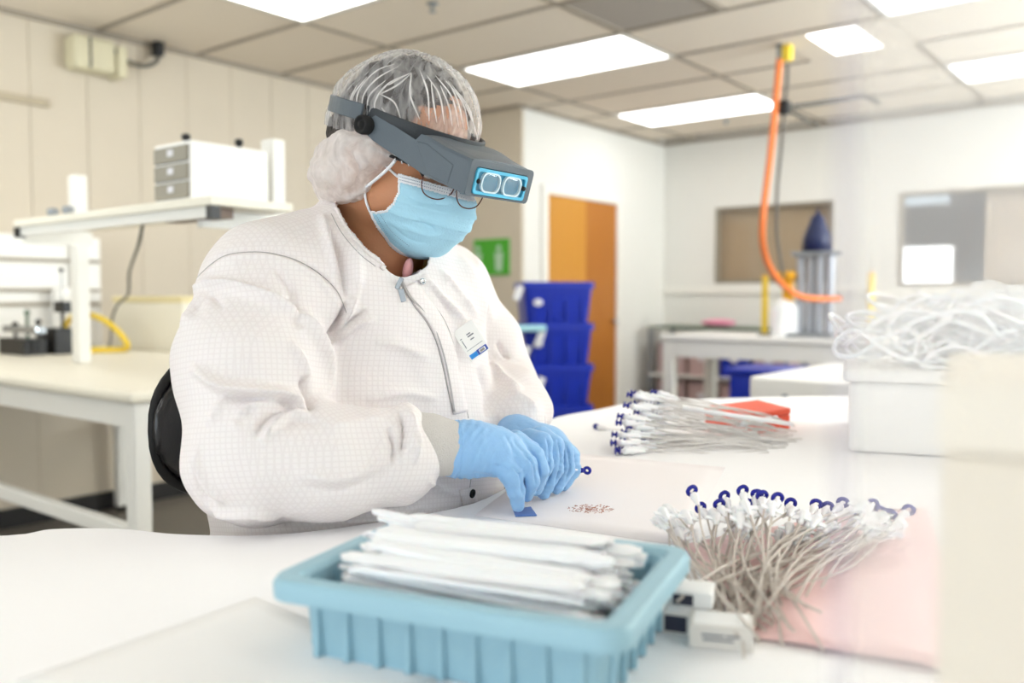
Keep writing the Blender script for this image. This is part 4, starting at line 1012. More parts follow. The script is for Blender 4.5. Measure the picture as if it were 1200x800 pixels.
# ---- magnifier headset
def ribbon(pts, up, hgt, th, closed=False):
    n = len(pts); V = []; F = []
    for i, p in enumerate(pts):
        a = pts[(i+1) % n if closed else min(i+1, n-1)]; b = pts[i-1 if closed or i else 0]; t = a-b; t = t/np.linalg.norm(t); o_ = np.cross(t, up); o_ /= np.linalg.norm(o_)
        hh_ = hgt[i] if hasattr(hgt, '__len__') else hgt
        V += [p-up*hh_/2-o_*th/2, p+up*hh_/2-o_*th/2, p+up*hh_/2+o_*th/2, p-up*hh_/2+o_*th/2]
    m = n if closed else n-1
    for i in range(m):
        for k in range(4): F.append((4*i+k, 4*i+(k+1) % 4, 4*((i+1) % n)+(k+1) % 4, 4*((i+1) % n)+k))
    if not closed: F += [(3, 2, 1, 0), tuple(4*(n-1)+k for k in range(4))]
    return np.array(V), F
def bev(o, wdt, seg=2):
    b = o.modifiers.new('bevel', 'BEVEL'); b.width = wdt; b.segments = seg; b.limit_method = 'ANGLE'; b.angle_limit = math.radians(35); return o
# front band: from pivot to pivot across the brow
bt = math.radians(-2)
fb = [hd(.002+.103*math.sin(a), -.0885*math.cos(a), .050-.010*math.sin(a)) for a in np.linspace(0, math.pi, 40)]
Vb, Fb = ribbon(fb, HU_, .019, .005); hs = bev(pm('headset_band', Vb, Fb, M['visord'], smooth=False), .0015)
fb2 = [hd(.002+.097*math.sin(a), -.0835*math.cos(a), .0455-.010*math.sin(a)) for a in np.linspace(0.1, math.pi-.1, 36)]
Vb, Fb = ribbon(fb2, HU_, .024, .006); bev(pm('brow_pad', Vb, Fb, M['rubber'], hs, smooth=False), .002)
rb_ = [hd(.004-.118*math.sin(a)**.7, -.098*math.cos(a), .049) for a in np.linspace(0, math.pi, 40)]
Vb, Fb = ribbon(rb_, HU_, .021, .004); bev(pm('rear_band', Vb, Fb, M['visor'], smooth=False), .0012)
# side panels traced on their own slanted planes and mirrored
YA, YB, XB = -.0935, -.066, .165
prof_ = [(440, 136), (462, 149), (487, 165), (494, 158), (500, 160), (520, 172), (552, 187), (543, 226), (520, 215), (500, 206), (478, 191), (455, 176), (436, 163), (428, 155), (428, 143)]
pl3 = [toh(onplane(px, py, YA, YB, 0., XB)) for px, py in prof_]
xfn = max(p[0] for p in pl3)
for s in (1, -1):
    P = [hd(p[0], s*p[1], p[2]) for p in pl3]; Q = [p+HL*(-s*-.003)*-1 for p in P]
    Q = [hd(p[0], s*(p[1]+.003), p[2]) for p in pl3]; n = len(P)
    Fp = [tuple(range(n)) if s < 0 else tuple(range(n-1, -1, -1)), tuple(range(2*n-1, n-1, -1)) if s < 0 else tuple(range(n, 2*n))]+[(i, n+i, n+(i+1) % n, (i+1) % n) for i in range(n)]
    o = bev(pm('visor_side_arm', np.array(P+Q), Fp, M['visor'], smooth=False), .0009)
    # raised rib panel on the arm
    rp = [(470, 170), (492, 172), (529, 192), (525, 218), (500, 203), (474, 187)]
    R3 = [toh(onplane(px, py, YA-.001, YB-.001, 0., XB)) for px, py in [(488, 165), (500, 168), (531, 193), (524, 216), (500, 205)]]
    P = [hd(p[0], s*p[1], p[2]) for p in R3]; Q = [hd(p[0], s*(p[1]+.0035), p[2]) for p in R3]; n = len(P)
    Fp = [tuple(range(n)), tuple(range(2*n-1, n-1, -1))]+[(i, n+i, n+(i+1) % n, (i+1) % n) for i in range(n)]
    bev(pm('arm_rib', np.array(P+Q), Fp, M['visor'], o, smooth=False), .0012)
    # pivot knob
    pv = toh(onplane(430, 147, YA, YB, 0., XB)); c = hd(pv[0], s*(pv[1]-.004), pv[2]); ax = HL*(-s)
    Tm = Matrix.Translation(tuple(c)) @ Vector(tuple(ax)).to_track_quat('Z', 'Y').to_matrix().to_4x4()
    e = MB().lathe([(.0115, -.006), (.0125, .002), (.0115, .008), (.009, .0085), (.0085, .006), (.004, .006), (.004, .0085)], 24, Tm); pm('pivot_knob', np.array(e.V), e.F, M['rubber'], o)
# hood: roof, front wall with an opening, short floor lip
zt0 = pl3[4][2]; xr0 = pl3[3][0]
def yh(x): return -(YA+(YB-YA)*x/XB)
top = [pl3[3], pl3[4], pl3[5], pl3[6]]
V = []; F = []
for p in top:
    for y in np.linspace(-1, 1, 9): V.append(hd(p[0]+.004*(1-y*y)*0, y*yh(p[0]), p[2]+.004*(1-y**4)))
n1 = len(V)
V += [v-HU_*.003 for v in V]
for i in range(len(top)-1):
    for k in range(8):
        a = i*9+k; F.append((a, a+9, a+10, a+1)); F.append((n1+a+1, n1+a+10, n1+a+9, n1+a))
for i in range(len(top)-1):
    a = i*9; F.append((a, n1+a, n1+a+9, a+9)); a = i*9+8; F.append((a+9, n1+a+9, n1+a, a))
for k in range(8): a = k; F.append((a+1, n1+a+1, n1+a, a)); a = (len(top)-1)*9+k; F.append((a, n1+a, n1+a+1, a+1))
hood = pm('visor_hood', np.array(V), F, M['visor'], smooth=False); bev(hood, .001)
# front frame (prism along the forward axis): outer rectangle minus lens opening
ft = pl3[6]; fbm = pl3[7]; hw = yh(ft[0])
up_ = hd(ft[0], 0, ft[2])-hd(fbm[0], 0, fbm[2]); fh = np.linalg.norm(up_); up_ = up_/fh; fwd = np.cross(HL, up_); fwd = -fwd if fwd@HF < 0 else fwd
fc = (hd(ft[0], 0, ft[2])+hd(fbm[0], 0, fbm[2]))/2
def fp(y, z, x=0): return fc+HL*y+up_*z+fwd*x
ow, oh = hw, fh/2+.002; iw, ih0, ih1 = hw-.012, -fh/2-.001, fh/2-.009
def ringprism(outer, inner, x0, x1):
    n = len(outer); V = [fp(y, z, x0) for y, z in outer]+[fp(y, z, x0) for y, z in inner]+[fp(y, z, x1) for y, z in outer]+[fp(y, z, x1) for y, z in inner]; F = []
    for i in range(n):
        j = (i+1) % n; F += [(i, j, n+j, n+i), (2*n+j, 2*n+i, 3*n+i, 3*n+j), (j, i, 2*n+i, 2*n+j), (n+i, n+j, 3*n+j, 3*n+i)]
    return np.array(V), F
V, F = ringprism([(y, z) for y, z in rrect(ow, oh, .006, 3)], [(y, z-.003) for y, z in rrect(iw, oh-.0055, .004, 3)], -.010, .002)
bev(pm('visor_front', V, F, M['visor'], smooth=False), .0008)
lw, lh = iw-.0008, oh-.0062
Lc = [(y-.0, z-.003) for y, z in rrect(lw, lh, .004, 3)]
n = len(Lc); V = [fp(y, z, -.001) for y, z in Lc]+[fp(y, z, .001) for y, z in Lc]; F = [tuple(range(n)), tuple(range(2*n-1, n-1, -1))]+[((i+1) % n, i, n+i, n+(i+1) % n) for i in range(n)]
pt = pm('lens_plate', np.array(V), F, M['plate'], smooth=False)
V, F = ringprism([(y, z-.003) for y, z in rrect(lw, lh, .004, 3)], [(y, z-.003) for y, z in rrect(lw-.004, lh-.004, .003, 3)], .001, .0035)
pm('plate_edge', V, F, mat('aqua_edge', srgb(90, 190, 225), .3, bump=.01), pt, smooth=False)
for s in (-1, 1):
    o_ = [(s*lw*.42+y, z-.003) for y, z in rrect(lw*.36, lh*.78, .010, 5)]; i_ = [(s*lw*.42+y, z-.003) for y, z in rrect(lw*.36-.002, lh*.78-.002, .009, 5)]
    V, F = ringprism(o_, i_, .001, .0045); pm('lens_rim', V, F, mat('frosted_rim', srgb(214, 232, 238), .25, bump=.01), pt, smooth=False)
    e = MB(); n = len(i_); Vl = [fp(y, z, .003) for y, z in i_]+[fp(s*lw*.42, -.003, .0055)]; pm('magnifier_lens', np.array(Vl), [(i, (i+1) % n, n) for i in range(n)], M['clear'], pt)
    Tm = Matrix.Translation(tuple(fp(s*(lw-.005), -.003, .001))) @ Vector(tuple(fwd)).to_track_quat('Z', 'Y').to_matrix().to_4x4()
    e = MB().lathe([(.003, 0), (.003, .004), (.001, .005)], 12, Tm); pm('plate_screw', np.array(e.V), e.F, M['rubber'], pt)

# ---- gown
bf = np.array([math.cos(.72), -math.sin(.72), 0]); bl = np.array([math.sin(.72), math.cos(.72), 0]); bu = np.array([0, 0, 1.]); BR = np.stack([bf, bl, bu])
BC = np.array([-.215, 1.265, 0])
def bd(x, y, z): return BC+bf*x+bl*y+bu*z
f = Field((-.66, .86, -.60), (.16, 1.72, .16), .0062)
f.ell(bd(-.02, 0, -.44), (.19, .225, .15), BR, .05)
f.ell(bd(0, 0, -.26), (.185, .225, .20), BR, .08)
f.ell(bd(0.0, .0, -.08), (.150, .205, .16), BR, .08)
SN, SF = A(312, 342, 1.13), A(517, 347, 1.43)
f.chain([SN, (SN+SF)/2+np.array([0, .03, .035]), SF], (.080, .10, .076), .05)
f.cap(A(410, 290, 1.22), SN+np.array([.01, 0, .01]), .062, .072, .04)
f.cap(A(470, 325, 1.34), SF, .055, .066, .04)
f.ell(bd(.06, 0, .0), (.09, .15, .09), BR, .06)
# near arm
E1 = A(300, 535, 1.03)
f.chain([SN, A(294, 430, 1.07), E1], (.078, .090, .078), .022)
f.chain([E1, A(390, 541, 1.025), A(462, 532, 1.045)], (.078, .066, .056), .02)
f.ell(A(476, 500, 1.045), (.022, .03, .032), None, .015); f.ell(A(470, 555, 1.045), (.022, .034, .028), None, .02)
f.ell(A(445, 500, 1.035), (.03, .02, .018), None, .02)
# far arm
f.chain([SF, A(560, 400, 1.47), A(583, 455, 1.46)], (.072, .068, .064), .025)
f.chain([A(583, 455, 1.46), A(598, 478, 1.36), A(602, 494, 1.285)], (.064, .056, .044), .025)
f.ell(A(615, 485, 1.33), (.042, .03, .03), None, .02)
# skirt under the arm
f.ell(bd(.0, -.04, -.40), (.20, .225, .08), BR, .04)
# collar and neck opening
cr_ = [A(386, 240, 1.20), A(394, 262, 1.165), A(410, 284, 1.145), A(436, 303, 1.14), A(460, 318, 1.155), A(488, 312, 1.20), A(508, 296, 1.27), A(500, 275, 1.36), A(440, 250, 1.38), A(402, 238, 1.30)]
for i in range(len(cr_)): f.cap(cr_[i], cr_[(i+1) % len(cr_)], .008, .008, .018)
nk0, nk1 = hd(-.03, 0, -.03), nb
f.cap(nb+np.array([0, 0, -.01]), nk0+(nk0-nb)*.5, .066, .075, .010, sub=True)
f.ell(A(468, 300, 1.17), (.028, .05, .03), None, .01, sub=True); f.chain([A(412, 240, 1.13), A(436, 266, 1.11), A(458, 292, 1.10)], (.022, .027, .020), .008, sub=True)
V, F = f.mesh(); 
# keep the biggest shell only
par = np.arange(len(V))
def find():
    global par
    E = np.concatenate([F[:, [0, 1]], F[:, [1, 2]], F[:, [2, 3]]])
    while True:
        m = np.minimum(par[E[:, 0]], par[E[:, 1]]); new = par.copy(); np.minimum.at(new, E[:, 0], m); np.minimum.at(new, E[:, 1], m); new = new[new]
        if (new == par).all(): break
        par = new
find(); big = np.bincount(par).argmax(); F = F[(par[F] == big).all(1)]
V = soften(V, F, 2); V, F = subdiv(V, F); N = vnormals(V, F)
V = noisy(V, N, .007, 9); N = vnormals(V, F); V = noisy(V, N, .0028, 24, off=3); N = vnormals(V, F)
folds = [
 # shoulder seam
 (((229, 326), (248, 308), (268, 297), (300, 294), (325, 297), (350, 305), (375, 320), (395, 340), (407, 368)), 2.6, -.0028), (((229, 331), (268, 302), (325, 301), (372, 325), (402, 368)), 4, .0022),
 # big ridges over the upper arm
 (((214, 352), (232, 338), (250, 333), (290, 342), (330, 358), (360, 380), (378, 410), (384, 440), (374, 470)), 6, .009), (((224, 372), (245, 345), (262, 362)), 5, -.004),
 (((212, 385), (226, 362), (246, 340)), 6, .005), (((330, 345), (345, 360), (352, 385)), 6, -.006), (((322, 312), (338, 335), (345, 350)), 5, -.004),
 (((222, 428), (240, 440), (262, 453), (300, 458), (335, 462), (362, 474)), 7, .010), (((255, 466), (290, 466), (330, 470), (365, 482)), 5, -.008),
 (((355, 440), (361, 462), (367, 480)), 5, -.010), (((340, 400), (355, 425), (360, 450)), 5, .005),
 (((272, 505), (285, 484), (310, 470), (340, 468)), 6, .006), (((275, 495), (300, 476)), 4, -.005), (((300, 512), (308, 495), (325, 482), (352, 476)), 5, -.006), (((306, 520), (318, 500), (335, 486), (365, 482)), 5, .007),
 (((245, 500), (258, 475), (270, 462)), 5, .004), (((330, 500), (350, 492), (375, 496)), 5, -.003),
 (((380, 500), (420, 495), (455, 488)), 7, .003), (((345, 555), (395, 560), (430, 548), (455, 515)), 7, .004), (((350, 570), (400, 575), (440, 558), (462, 530)), 6, -.003),
 (((455, 500), (462, 520), (460, 545)), 4, -.006), (((478, 478), (484, 500), (482, 530)), 4, .005), (((468, 480), (473, 505), (470, 535)), 3.5, -.006), (((486, 500), (490, 520), (486, 545)), 3, .004),
 (((228, 520), (238, 560), (265, 590)), 5, .005), (((222, 540), (235, 575), (258, 598)), 4, -.005), (((240, 585), (262, 600), (300, 600), (330, 608)), 4, .006), (((262, 608), (300, 612), (345, 612)), 4, -.006),
 # armpit and chest
 (((408, 352), (400, 372), (388, 392), (378, 408)), 3.2, -.012), (((430, 362), (412, 375), (396, 392), (384, 404)), 3, -.007), (((440, 372), (415, 386), (395, 402)), 4, .006), (((420, 340), (404, 380), (390, 398)), 4, .005),
 (((385, 262), (395, 290), (404, 320), (407, 350)), 6, -.008), (((377, 250), (385, 280), (396, 320)), 6, .006), (((412, 280), (418, 310), (418, 345)), 7, .006),
 (((495, 322), (515, 345), (535, 365), (548, 378)), 4, .004), (((503, 335), (520, 355), (530, 372)), 3.5, -.003), (((515, 315), (540, 345), (560, 372)), 4, .004), (((525, 330), (545, 352)), 3.5, -.003),
 (((540, 300), (562, 340), (578, 380)), 6, .004), (((440, 400), (470, 405), (505, 420)), 6, .003), (((430, 470), (470, 460), (515, 468)), 6, .003), (((560, 430), (572, 460), (570, 490)), 5, -.005),
 (((575, 425), (592, 445), (612, 460)), 5, .006), (((582, 400), (590, 412), (597, 420)), 3, -.006), (((596, 458), (615, 468), (632, 482)), 5, .004), (((500, 560), (520, 575), (545, 580)), 4, .003),
 (((395, 612), (450, 606), (500, 590)), 5, .004),
]
V = fold(V, N, [(a, b*.9, c*1.75) for a, b, c in folds])
gx, gy = prj(V); openp = inpoly(gx, gy, [(392, 222), (396, 241), (409, 265), (429, 289), (447, 303), (462, 318), (478, 322), (500, 312), (506, 285), (470, 200)]) & (V[:, 1] < 1.31)
F = F[~openp[F].any(1)]
gown = pm('gown', V, F, M['coat']); md = gown.modifiers.new('cloth', 'SOLIDIFY'); md.thickness = .0015; md.offset = -1
tG = BVHTree.FromPolygons(V.tolist(), F.tolist())
def strip(name, P, wpx, m, th=.0015, off=.0012, parent=gown, sub=6):
    """a strip of cloth lying on the gown along an image polyline; half width in px"""
    P = smoothpath([np.array(p, float) for p in P], sub); Vs = []; rows = 0
    for i, p in enumerate(P):
        t = P[min(i+1, len(P)-1)]-P[max(i-1, 0)]; t /= np.linalg.norm(t); nn = np.array([-t[1], t[0]]); row = []
        for k in (-1, -.5, 0, .5, 1):
            q = p+nn*k*wpx; h = hitc(tG, q[0], q[1], off+.0008*(abs(k) < 1))
            row.append(h)
        if any(h is None for h in row): continue
        if rows and np.linalg.norm(np.array(row)-np.array(Vs[-5:]), axis=1).max() > .03: continue
        Vs += row; rows += 1
    Fs = [(r*5+k, r*5+k+1, r*5+k+6, r*5+k+5) for r in range(rows-1) for k in range(4)]
    o = pm(name, np.array(Vs), Fs, m, parent); md = o.modifiers.new('t', 'SOLIDIFY'); md.thickness = th; md.offset = 0; return o
strip('placket', [(482, 332), (493, 352), (508, 372), (519, 395), (528, 425), (535, 460), (540, 484)], 8.5, M['coat'], th=.0022)
strip('placket', [(547, 572), (549, 582), (551, 590)], 9, M['coat'], th=.0022)
strip('zipper', [(471, 330), (481, 348), (497, 364), (508, 377), (513, 393), (521, 420), (528, 455), (532, 482)], 1.3, M['thread'], th=.0015, off=.0016)
strip('collar_tab', [(449, 308), (456, 313), (465, 318)], 6.5, M['coat'], th=.003, off=.002)
strip('collar_tab', [(480, 325), (490, 326), (500, 331)], 8, M['coat'], th=.003, off=.002)
def disc(name, px, py, r, m, parent=gown, hgt=.002):
    h = hitc(tG, px, py, .003)
    if h is None: return
    rr = ray(px, py); a = tG.ray_cast(Vector((0, 0, 0)), Vector(tuple(rr/np.linalg.norm(rr)))); nn = a[1] if a[1].dot(Vector(tuple(rr))) < 0 else -a[1]
    Tm = Matrix.Translation(tuple(h)) @ nn.to_track_quat('Z', 'Y').to_matrix().to_4x4()
    e = MB().lathe([(r, 0), (r, hgt), (r*.6, hgt*1.2), (r*.45, hgt*.5)], 16, Tm); return pm(name, np.array(e.V), e.F, m, parent)
for px, py in ((461, 315), (484, 319.5), (495, 330)): disc('snap_button', px, py, .0043, M['chrome'])
disc('snap_button', 553, 578, .006, M['rubber'])
h = hitc(tG, 468, 332, .004); 
if h is None: h = A(468, 332, 1.14)
Tm = Matrix.Translation(tuple(h)) @ Matrix.Rotation(.45, 4, 'Y')
e = MB().box((-.003, -.002, -.008), (.003, .002, .008), Tm); zp = bev(pm('zip_slider', np.array(e.V), e.F, M['steel'], gown, smooth=False), .0008)
e = MB().box((-.0035, -.003, -.024), (.0035, -.0015, -.007), Matrix.Translation(tuple(h)) @ Matrix.Rotation(-.25, 4, 'Y')); bev(pm('zip_pull', np.array(e.V), e.F, M['steel'], gown, smooth=False), .0008)
for P in (((229, 327), (248, 309), (268, 298), (300, 295), (325, 298), (350, 306), (375, 321), (395, 341), (406, 366)), ((474, 338), (485, 358), (500, 378), (511, 400), (519, 430), (526, 462), (531, 484)), ((491, 334), (502, 350), (518, 370), (528, 392), (537, 425), (544, 462), (549, 490)), ((552, 560), (548, 590)), ((388, 250), (400, 272), (420, 296), (440, 312))):
    pts = [h for h in (hitc(tG, p[0], p[1], .0004) for p in smoothpath([np.array(x, float) for x in P], 8)) if h is not None]
    pts = [p for i, p in enumerate(pts) if i == 0 or np.linalg.norm(p-pts[i-1]) < .03]
    if len(pts) < 3: continue
    e = MB().tube(pts, .0005, 5); pm('seam', np.array(e.V), e.F, M['thread'], gown)
pts = [h for h in (hitc(tG, q[0], q[1], .0005) for q in smoothpath([np.array(x, float) for x in ((393, 243), (406, 267), (426, 292), (444, 306), (458, 318))], 8)) if h is not None]
pts = [q for i, q in enumerate(pts) if i == 0 or np.linalg.norm(q-pts[i-1]) < .02]
if len(pts) > 3: e = MB().tube(pts, .0024, 8); pm('collar_binding', np.array(e.V), e.F, M['coat'], gown)
# pink shirt at the open collar
e = MB().ell(A(478, 316, 1.185), (.0065, .02, .016), 16, Matrix.Rotation(.2, 4, 'Y')); pm('shirt_collar', np.array(e.V), e.F, M['pinkshirt'])
# badge
def quadpts(cs, th):
    return None
_bh = hitc(tG, 551, 400, .026); _bn = (-_bh/np.linalg.norm(_bh))*.8+bf*.35+np.array([.1, 0, .05]); _bn /= np.linalg.norm(_bn)
def onpl(px, py, p0, n): r_ = ray(px, py); return r_*((p0@n)/(r_@n))
bc = [onpl(x, y, _bh, _bn) for x, y in ((526, 393), (549, 377), (577, 406), (556, 421))]
if any(b is None for b in bc): bc = [A(x, y, 1.17) for x, y in ((526, 393), (549, 377), (577, 406), (556, 421))]
b0 = sum(bc)/4; ex = (bc[1]-bc[0]+bc[2]-bc[3]); ex /= np.linalg.norm(ex); ey = (bc[3]-bc[0]+bc[2]-bc[1]); ey -= ex*(ex@ey); ey /= np.linalg.norm(ey); ez = np.cross(ex, ey); ez = -ez if ez[1] > 0 else ez
bw = (np.linalg.norm(bc[1]-bc[0])+np.linalg.norm(bc[2]-bc[3]))/4; bh = (np.linalg.norm(bc[3]-bc[0])+np.linalg.norm(bc[2]-bc[1]))/4
b0 = b0
def bq(name, x0, y0, x1, y1, z0, z1, m, parent):
    V = [b0+ex*(x*bw)+ey*(y*bh)+ez*z for z in (z0, z1) for x, y in ((x0, y0), (x1, y0), (x1, y1), (x0, y1))]
    return pm(name, np.array(V), [(0, 3, 2, 1), (4, 5, 6, 7), (0, 1, 5, 4), (1, 2, 6, 5), (2, 3, 7, 6), (3, 0, 4, 7)], m, parent, smooth=False)
bg = bq('badge_card', -1, -1, 1, 1, 0, .0012, M['white'], man)
bq('blue_band', -.86, .62, -.12, .90, .0012, .0016, M['badgeb'], bg); bq('dark_blue_band', -.10, .60, .90, .92, .0012, .0016, M['badged'], bg)
bq('band_window', .08, .66, .72, .86, .0016, .0019, M['white'], bg); bq('band_patch', .14, .69, .60, .83, .0019, .0021, M['grprint'], bg)
for (x0, y0, x1, y1) in ((-.1, -.34, .5, -.26), (-.02, -.12, .36, -.05), (-.8, .34, .8, .365), (-.1, -.47, .28, -.40), (-.75, -.3, -.68, .2), (-.8, -.42, -.62, -.37)): bq('print_line', x0, y0, x1, y1, .0012, .0014, M['print'], bg)
c = b0-ey*bh
# ---- trousers and shoes (below the table)
f = Field((-.62, .80, -1.195), (.22, 1.65, -.38), .012)
for s in (-1, 1):
    hip, kn, an = bd(-.02, s*.10, -.50), bd(.36, s*.12, -.47), bd(.30, s*.11, -.86)
    f.chain([hip, kn, an], (.092, .066, .048), .03)
V, F = f.mesh(); pm('trousers', soften(V, F, 2), F, M['denim'])
for s in (-1, 1):
    f = Field(bd(.3, s*.11, -.92)-.16, bd(.3, s*.11, -.92)+.2, .006)
    f.chain([bd(.28, s*.11, -.905), bd(.36, s*.12, -.915), bd(.45, s*.13, -.92)], (.042, .040, .034), .02)
    V, F = f.mesh(); pm('shoe', soften(V, F, 2), F, M['black'])
# ---- cuffs and gloves
W1 = A(534, 526, 1.07)
f = Field(A(500, 520, 1.06)-.09, A(500, 520, 1.06)+.09, .0035)
f.cap(A(478, 516, 1.05), W1, .037, .0335, .01)
f.ell(A(505, 521, 1.06), (.026, .036, .036), None, .01)
V, F = f.mesh(); V = soften(V, F, 2); N = vnormals(V, F); V = noisy(V, N, .0012, 40)
pm('knit_cuff', V, F, M['knit'])
W2 = A(603, 507, 1.245)
e = MB().tube(smoothpath([A(600, 490, 1.31), A(602, 497, 1.28), A(603, 502, 1.265)], 3), [.044]*3+[.042]*2+[.040]*2, 28); pm('knit_cuff', np.array(e.V), e.F, M['knit'])
e = MB(); d_ = A(603, 502, 1.265)-A(600, 490, 1.31); e.torus(A(602, 496, 1.285), d_, .043, .0055, 32, 8); pm('cuff_edge', np.array(e.V), e.F, M['coat'])

def glove(name, build, lo, hi, folds, rip):
    f = Field(lo, hi, .0019); build(f); V, F = f.mesh(); V = soften(V, F, 2); N = vnormals(V, F)
    V = rip(V, N); N = vnormals(V, F); V = fold(V, N, folds); return pm(name, V, F, M['glove'])
# near hand (right): back of the hand towards us, fingers bent down onto the table
def nearhand(f):
    f.chain([A(533, 526, 1.07), A(552, 526, 1.075), A(575, 527, 1.08)], (.0345, .033, .031), .012)
    f.ell(A(587, 531, 1.085), (.032, .026, .027), None, .012)
    # little finger side digit pressing down
    f.chain([A(588, 543, 1.070), A(599, 556, 1.062), A(605, 575, 1.066), A(607, 592, 1.078)], (.0165, .0135, .0105, .0085), .005)
    f.chain([A(600, 530, 1.078), A(618, 544, 1.072), A(623, 563, 1.080), A(617, 580, 1.095)], (.017, .0125, .0105, .0088), .0025)
    f.chain([A(606, 522, 1.10), A(627, 534, 1.096), A(634, 550, 1.102), A(629, 567, 1.115)], (.0165, .0122, .0105, .0088), .0025)
    f.chain([A(604, 518, 1.125), A(622, 528, 1.135), A(633, 545, 1.14), A(630, 566, 1.14)], (.016, .0122, .0100, .0085), .004)
    f.chain([A(575, 530, 1.115), A(596, 548, 1.13), A(612, 562, 1.14), A(622, 574, 1.135)], (.016, .0135, .0115, .009), .005)
def rip1(V, N):
    px, py = prj(V); a = np.clip((595-px)/40, 0, 1); s_ = px*.80-(-py)*.35
    return V+N*(a*.0005*np.sin((px*.86+py*.42)*.75+2.0*np.sin(py*.11)))[:, None]+N*(.0003*np.sin(px*.5+py*.2)*np.sin(py*.3))[:, None]
c = A(585, 545, 1.09)
gn = glove('glove', nearhand, c-np.array([.075, .075, .07]), c+np.array([.075, .085, .07]), [
    (((598, 545), (610, 556), (613, 582)), 1.8, -.004), (((612, 530), (626, 545), (628, 570)), 1.6, -.004), (((618, 523), (629, 540), (632, 560)), 1.5, -.003), (((600, 512), (608, 524), (622, 534)), 2, -.0018), (((590, 505), (598, 520), (604, 534)), 2.2, -.0016),
    (((575, 545), (590, 548), (600, 552)), 2, -.0014), (((548, 555), (566, 556), (584, 562)), 2.2, -.0014), (((555, 500), (550, 520), (540, 545)), 2, .0014), (((570, 505), (560, 530), (548, 552)), 2, .0012), (((582, 515), (572, 535), (562, 555)), 2, .0010)], rip1)
e = MB().torus(A(535, 526, 1.0705), A(552, 527, 1.075)-A(533, 526, 1.07), .0345, .0014, 32, 6); pm('rolled_edge', np.array(e.V), e.F, M['glove'], gn)
# far hand (left): knuckles arched, four fingers hanging down
def farhand(f):
    f.chain([A(598, 506, 1.265), A(608, 511, 1.235)], (.031, .030), .01)
    f.ell(A(628, 514, 1.215), (.034, .030, .022), None, .014)
    f.ell(A(645, 520, 1.225), (.026, .030, .022), None, .012)
    f.chain([A(620, 515, 1.170), A(634, 519, 1.158), A(637, 545, 1.150), A(628, 572, 1.140)], (.0155, .0145, .0128, .0098), .0045)
    f.chain([A(634, 512, 1.19), A(649, 522, 1.178), A(650, 550, 1.170), A(637, 577, 1.165)], (.0155, .0138, .0118, .0095), .004)
    f.chain([A(646, 514, 1.215), A(661, 527, 1.205), A(664, 549, 1.200), A(652, 571, 1.19)], (.0155, .0132, .0115, .0095), .004)
    f.chain([A(655, 519, 1.24), A(669, 533, 1.235), A(672, 550, 1.23), A(661, 568, 1.22)], (.014, .0120, .0105, .0085), .004)
    f.chain([A(612, 524, 1.19), A(620, 548, 1.155), A(626, 566, 1.145)], (.0155, .0125, .0095), .004)
def rip2(V, N):
    px, py = prj(V); a = np.clip((py-520)/15, 0, 1)
    return V+N*(a*.0003*np.sin(py*.9+1.5*np.sin(px*.3)))[:, None]+N*(.0002*np.sin(px*.5)*np.sin(py*.3))[:, None]
c = A(635, 540, 1.2)
gf = glove('glove', farhand, c-np.array([.075, .10, .085]), c+np.array([.075, .10, .075]), [
    (((640, 512), (645, 530), (641, 568)), 1.5, -.0050), (((653, 513), (658, 540), (650, 570)), 1.5, -.0045), (((663, 518), (668, 545), (662, 564)), 1.3, -.004), (((620, 525), (621, 545), (622, 562)), 1.8, -.005), (((624, 508), (640, 508), (650, 514)), 2.5, .001)], rip2)

# ---- stool with black leather back
st = thing('swivel_stool', 'black leather stool chair with rounded backrest behind the seated person', 'chair', W(bd(0, 0, -H)))
def spt(name, e, m, parent=st, smooth=True): return mesh_obj(name, W(np.array(e[0])), e[1], m, parent, smooth)
f = Field((-.75, .85, -.65), (.35, 1.75, -.0), .008)
cb = A(205, 500, 1.235)+bf*-.012+bl*.165; cbz = cb[2]
Rb = np.stack([bf, bl, bu])
f.ell(cb+bf*.0, (.028, .215, .118), Rb, .01); f.ell(cb+bf*.0+bl*.03+bu*.01, (.030, .19, .112), Rb, .03)
V, F = f.mesh(); q = (V-cb) @ Rb.T; V = V+bf*(q[:, 1]**2*.9)[:, None]; V = soften(V, F, 3); back = spt('backrest', (V, F), M['leather'])
ring = [cb+bl*.205*math.copysign(abs(math.cos(a))**.8, math.cos(a))+bu*.114*math.copysign(abs(math.sin(a))**.8, math.sin(a)) for a in np.linspace(0, 2*math.pi, 49)[:-1]]
ring = [p+bf*(((p-cb)@bl)**2*.9-.010) for p in ring]
e = MB().tube(ring, .007, 8, closed=True); spt('piping', (e.V, e.F), M['rubber'], back)
shell = [p-bf*.012 for p in ring]
e = MB(); e.add([tuple(p) for p in shell]+[tuple(cb-bf*.035)], [((i+1) % 48, i, 48) for i in range(48)]); spt('back_shell', (e.V, e.F), M['black'], back)
f = Field(bd(0, 0, -.58)-np.array([.3, .3, .08]), bd(0, 0, -.58)+np.array([.3, .3, .08]), .01); f.ell(bd(-.0, 0, -.585), (.23, .235, .036), BR, .01)
V, F = f.mesh(); spt('seat', (soften(V, F, 2), F), M['leather'])
e = MB().tube(smoothpath([cb-bf*.03, cb-bf*.05-bu*.12, bd(-.2, 0, -.62), bd(-.05, 0, -.62)]), .014, 10); spt('back_bar', (e.V, e.F), M['black'])
e = MB().cyl(tuple(bd(0, 0, -1.11)), tuple(bd(0, 0, -.60)), .025); spt('gas_column', (e.V, e.F), M['chrome'])
e = MB().torus(bd(0, 0, -.985), (0, 0, 1), .21, .011, 40, 8); fr = spt('foot_ring', (e.V, e.F), M['chrome'])
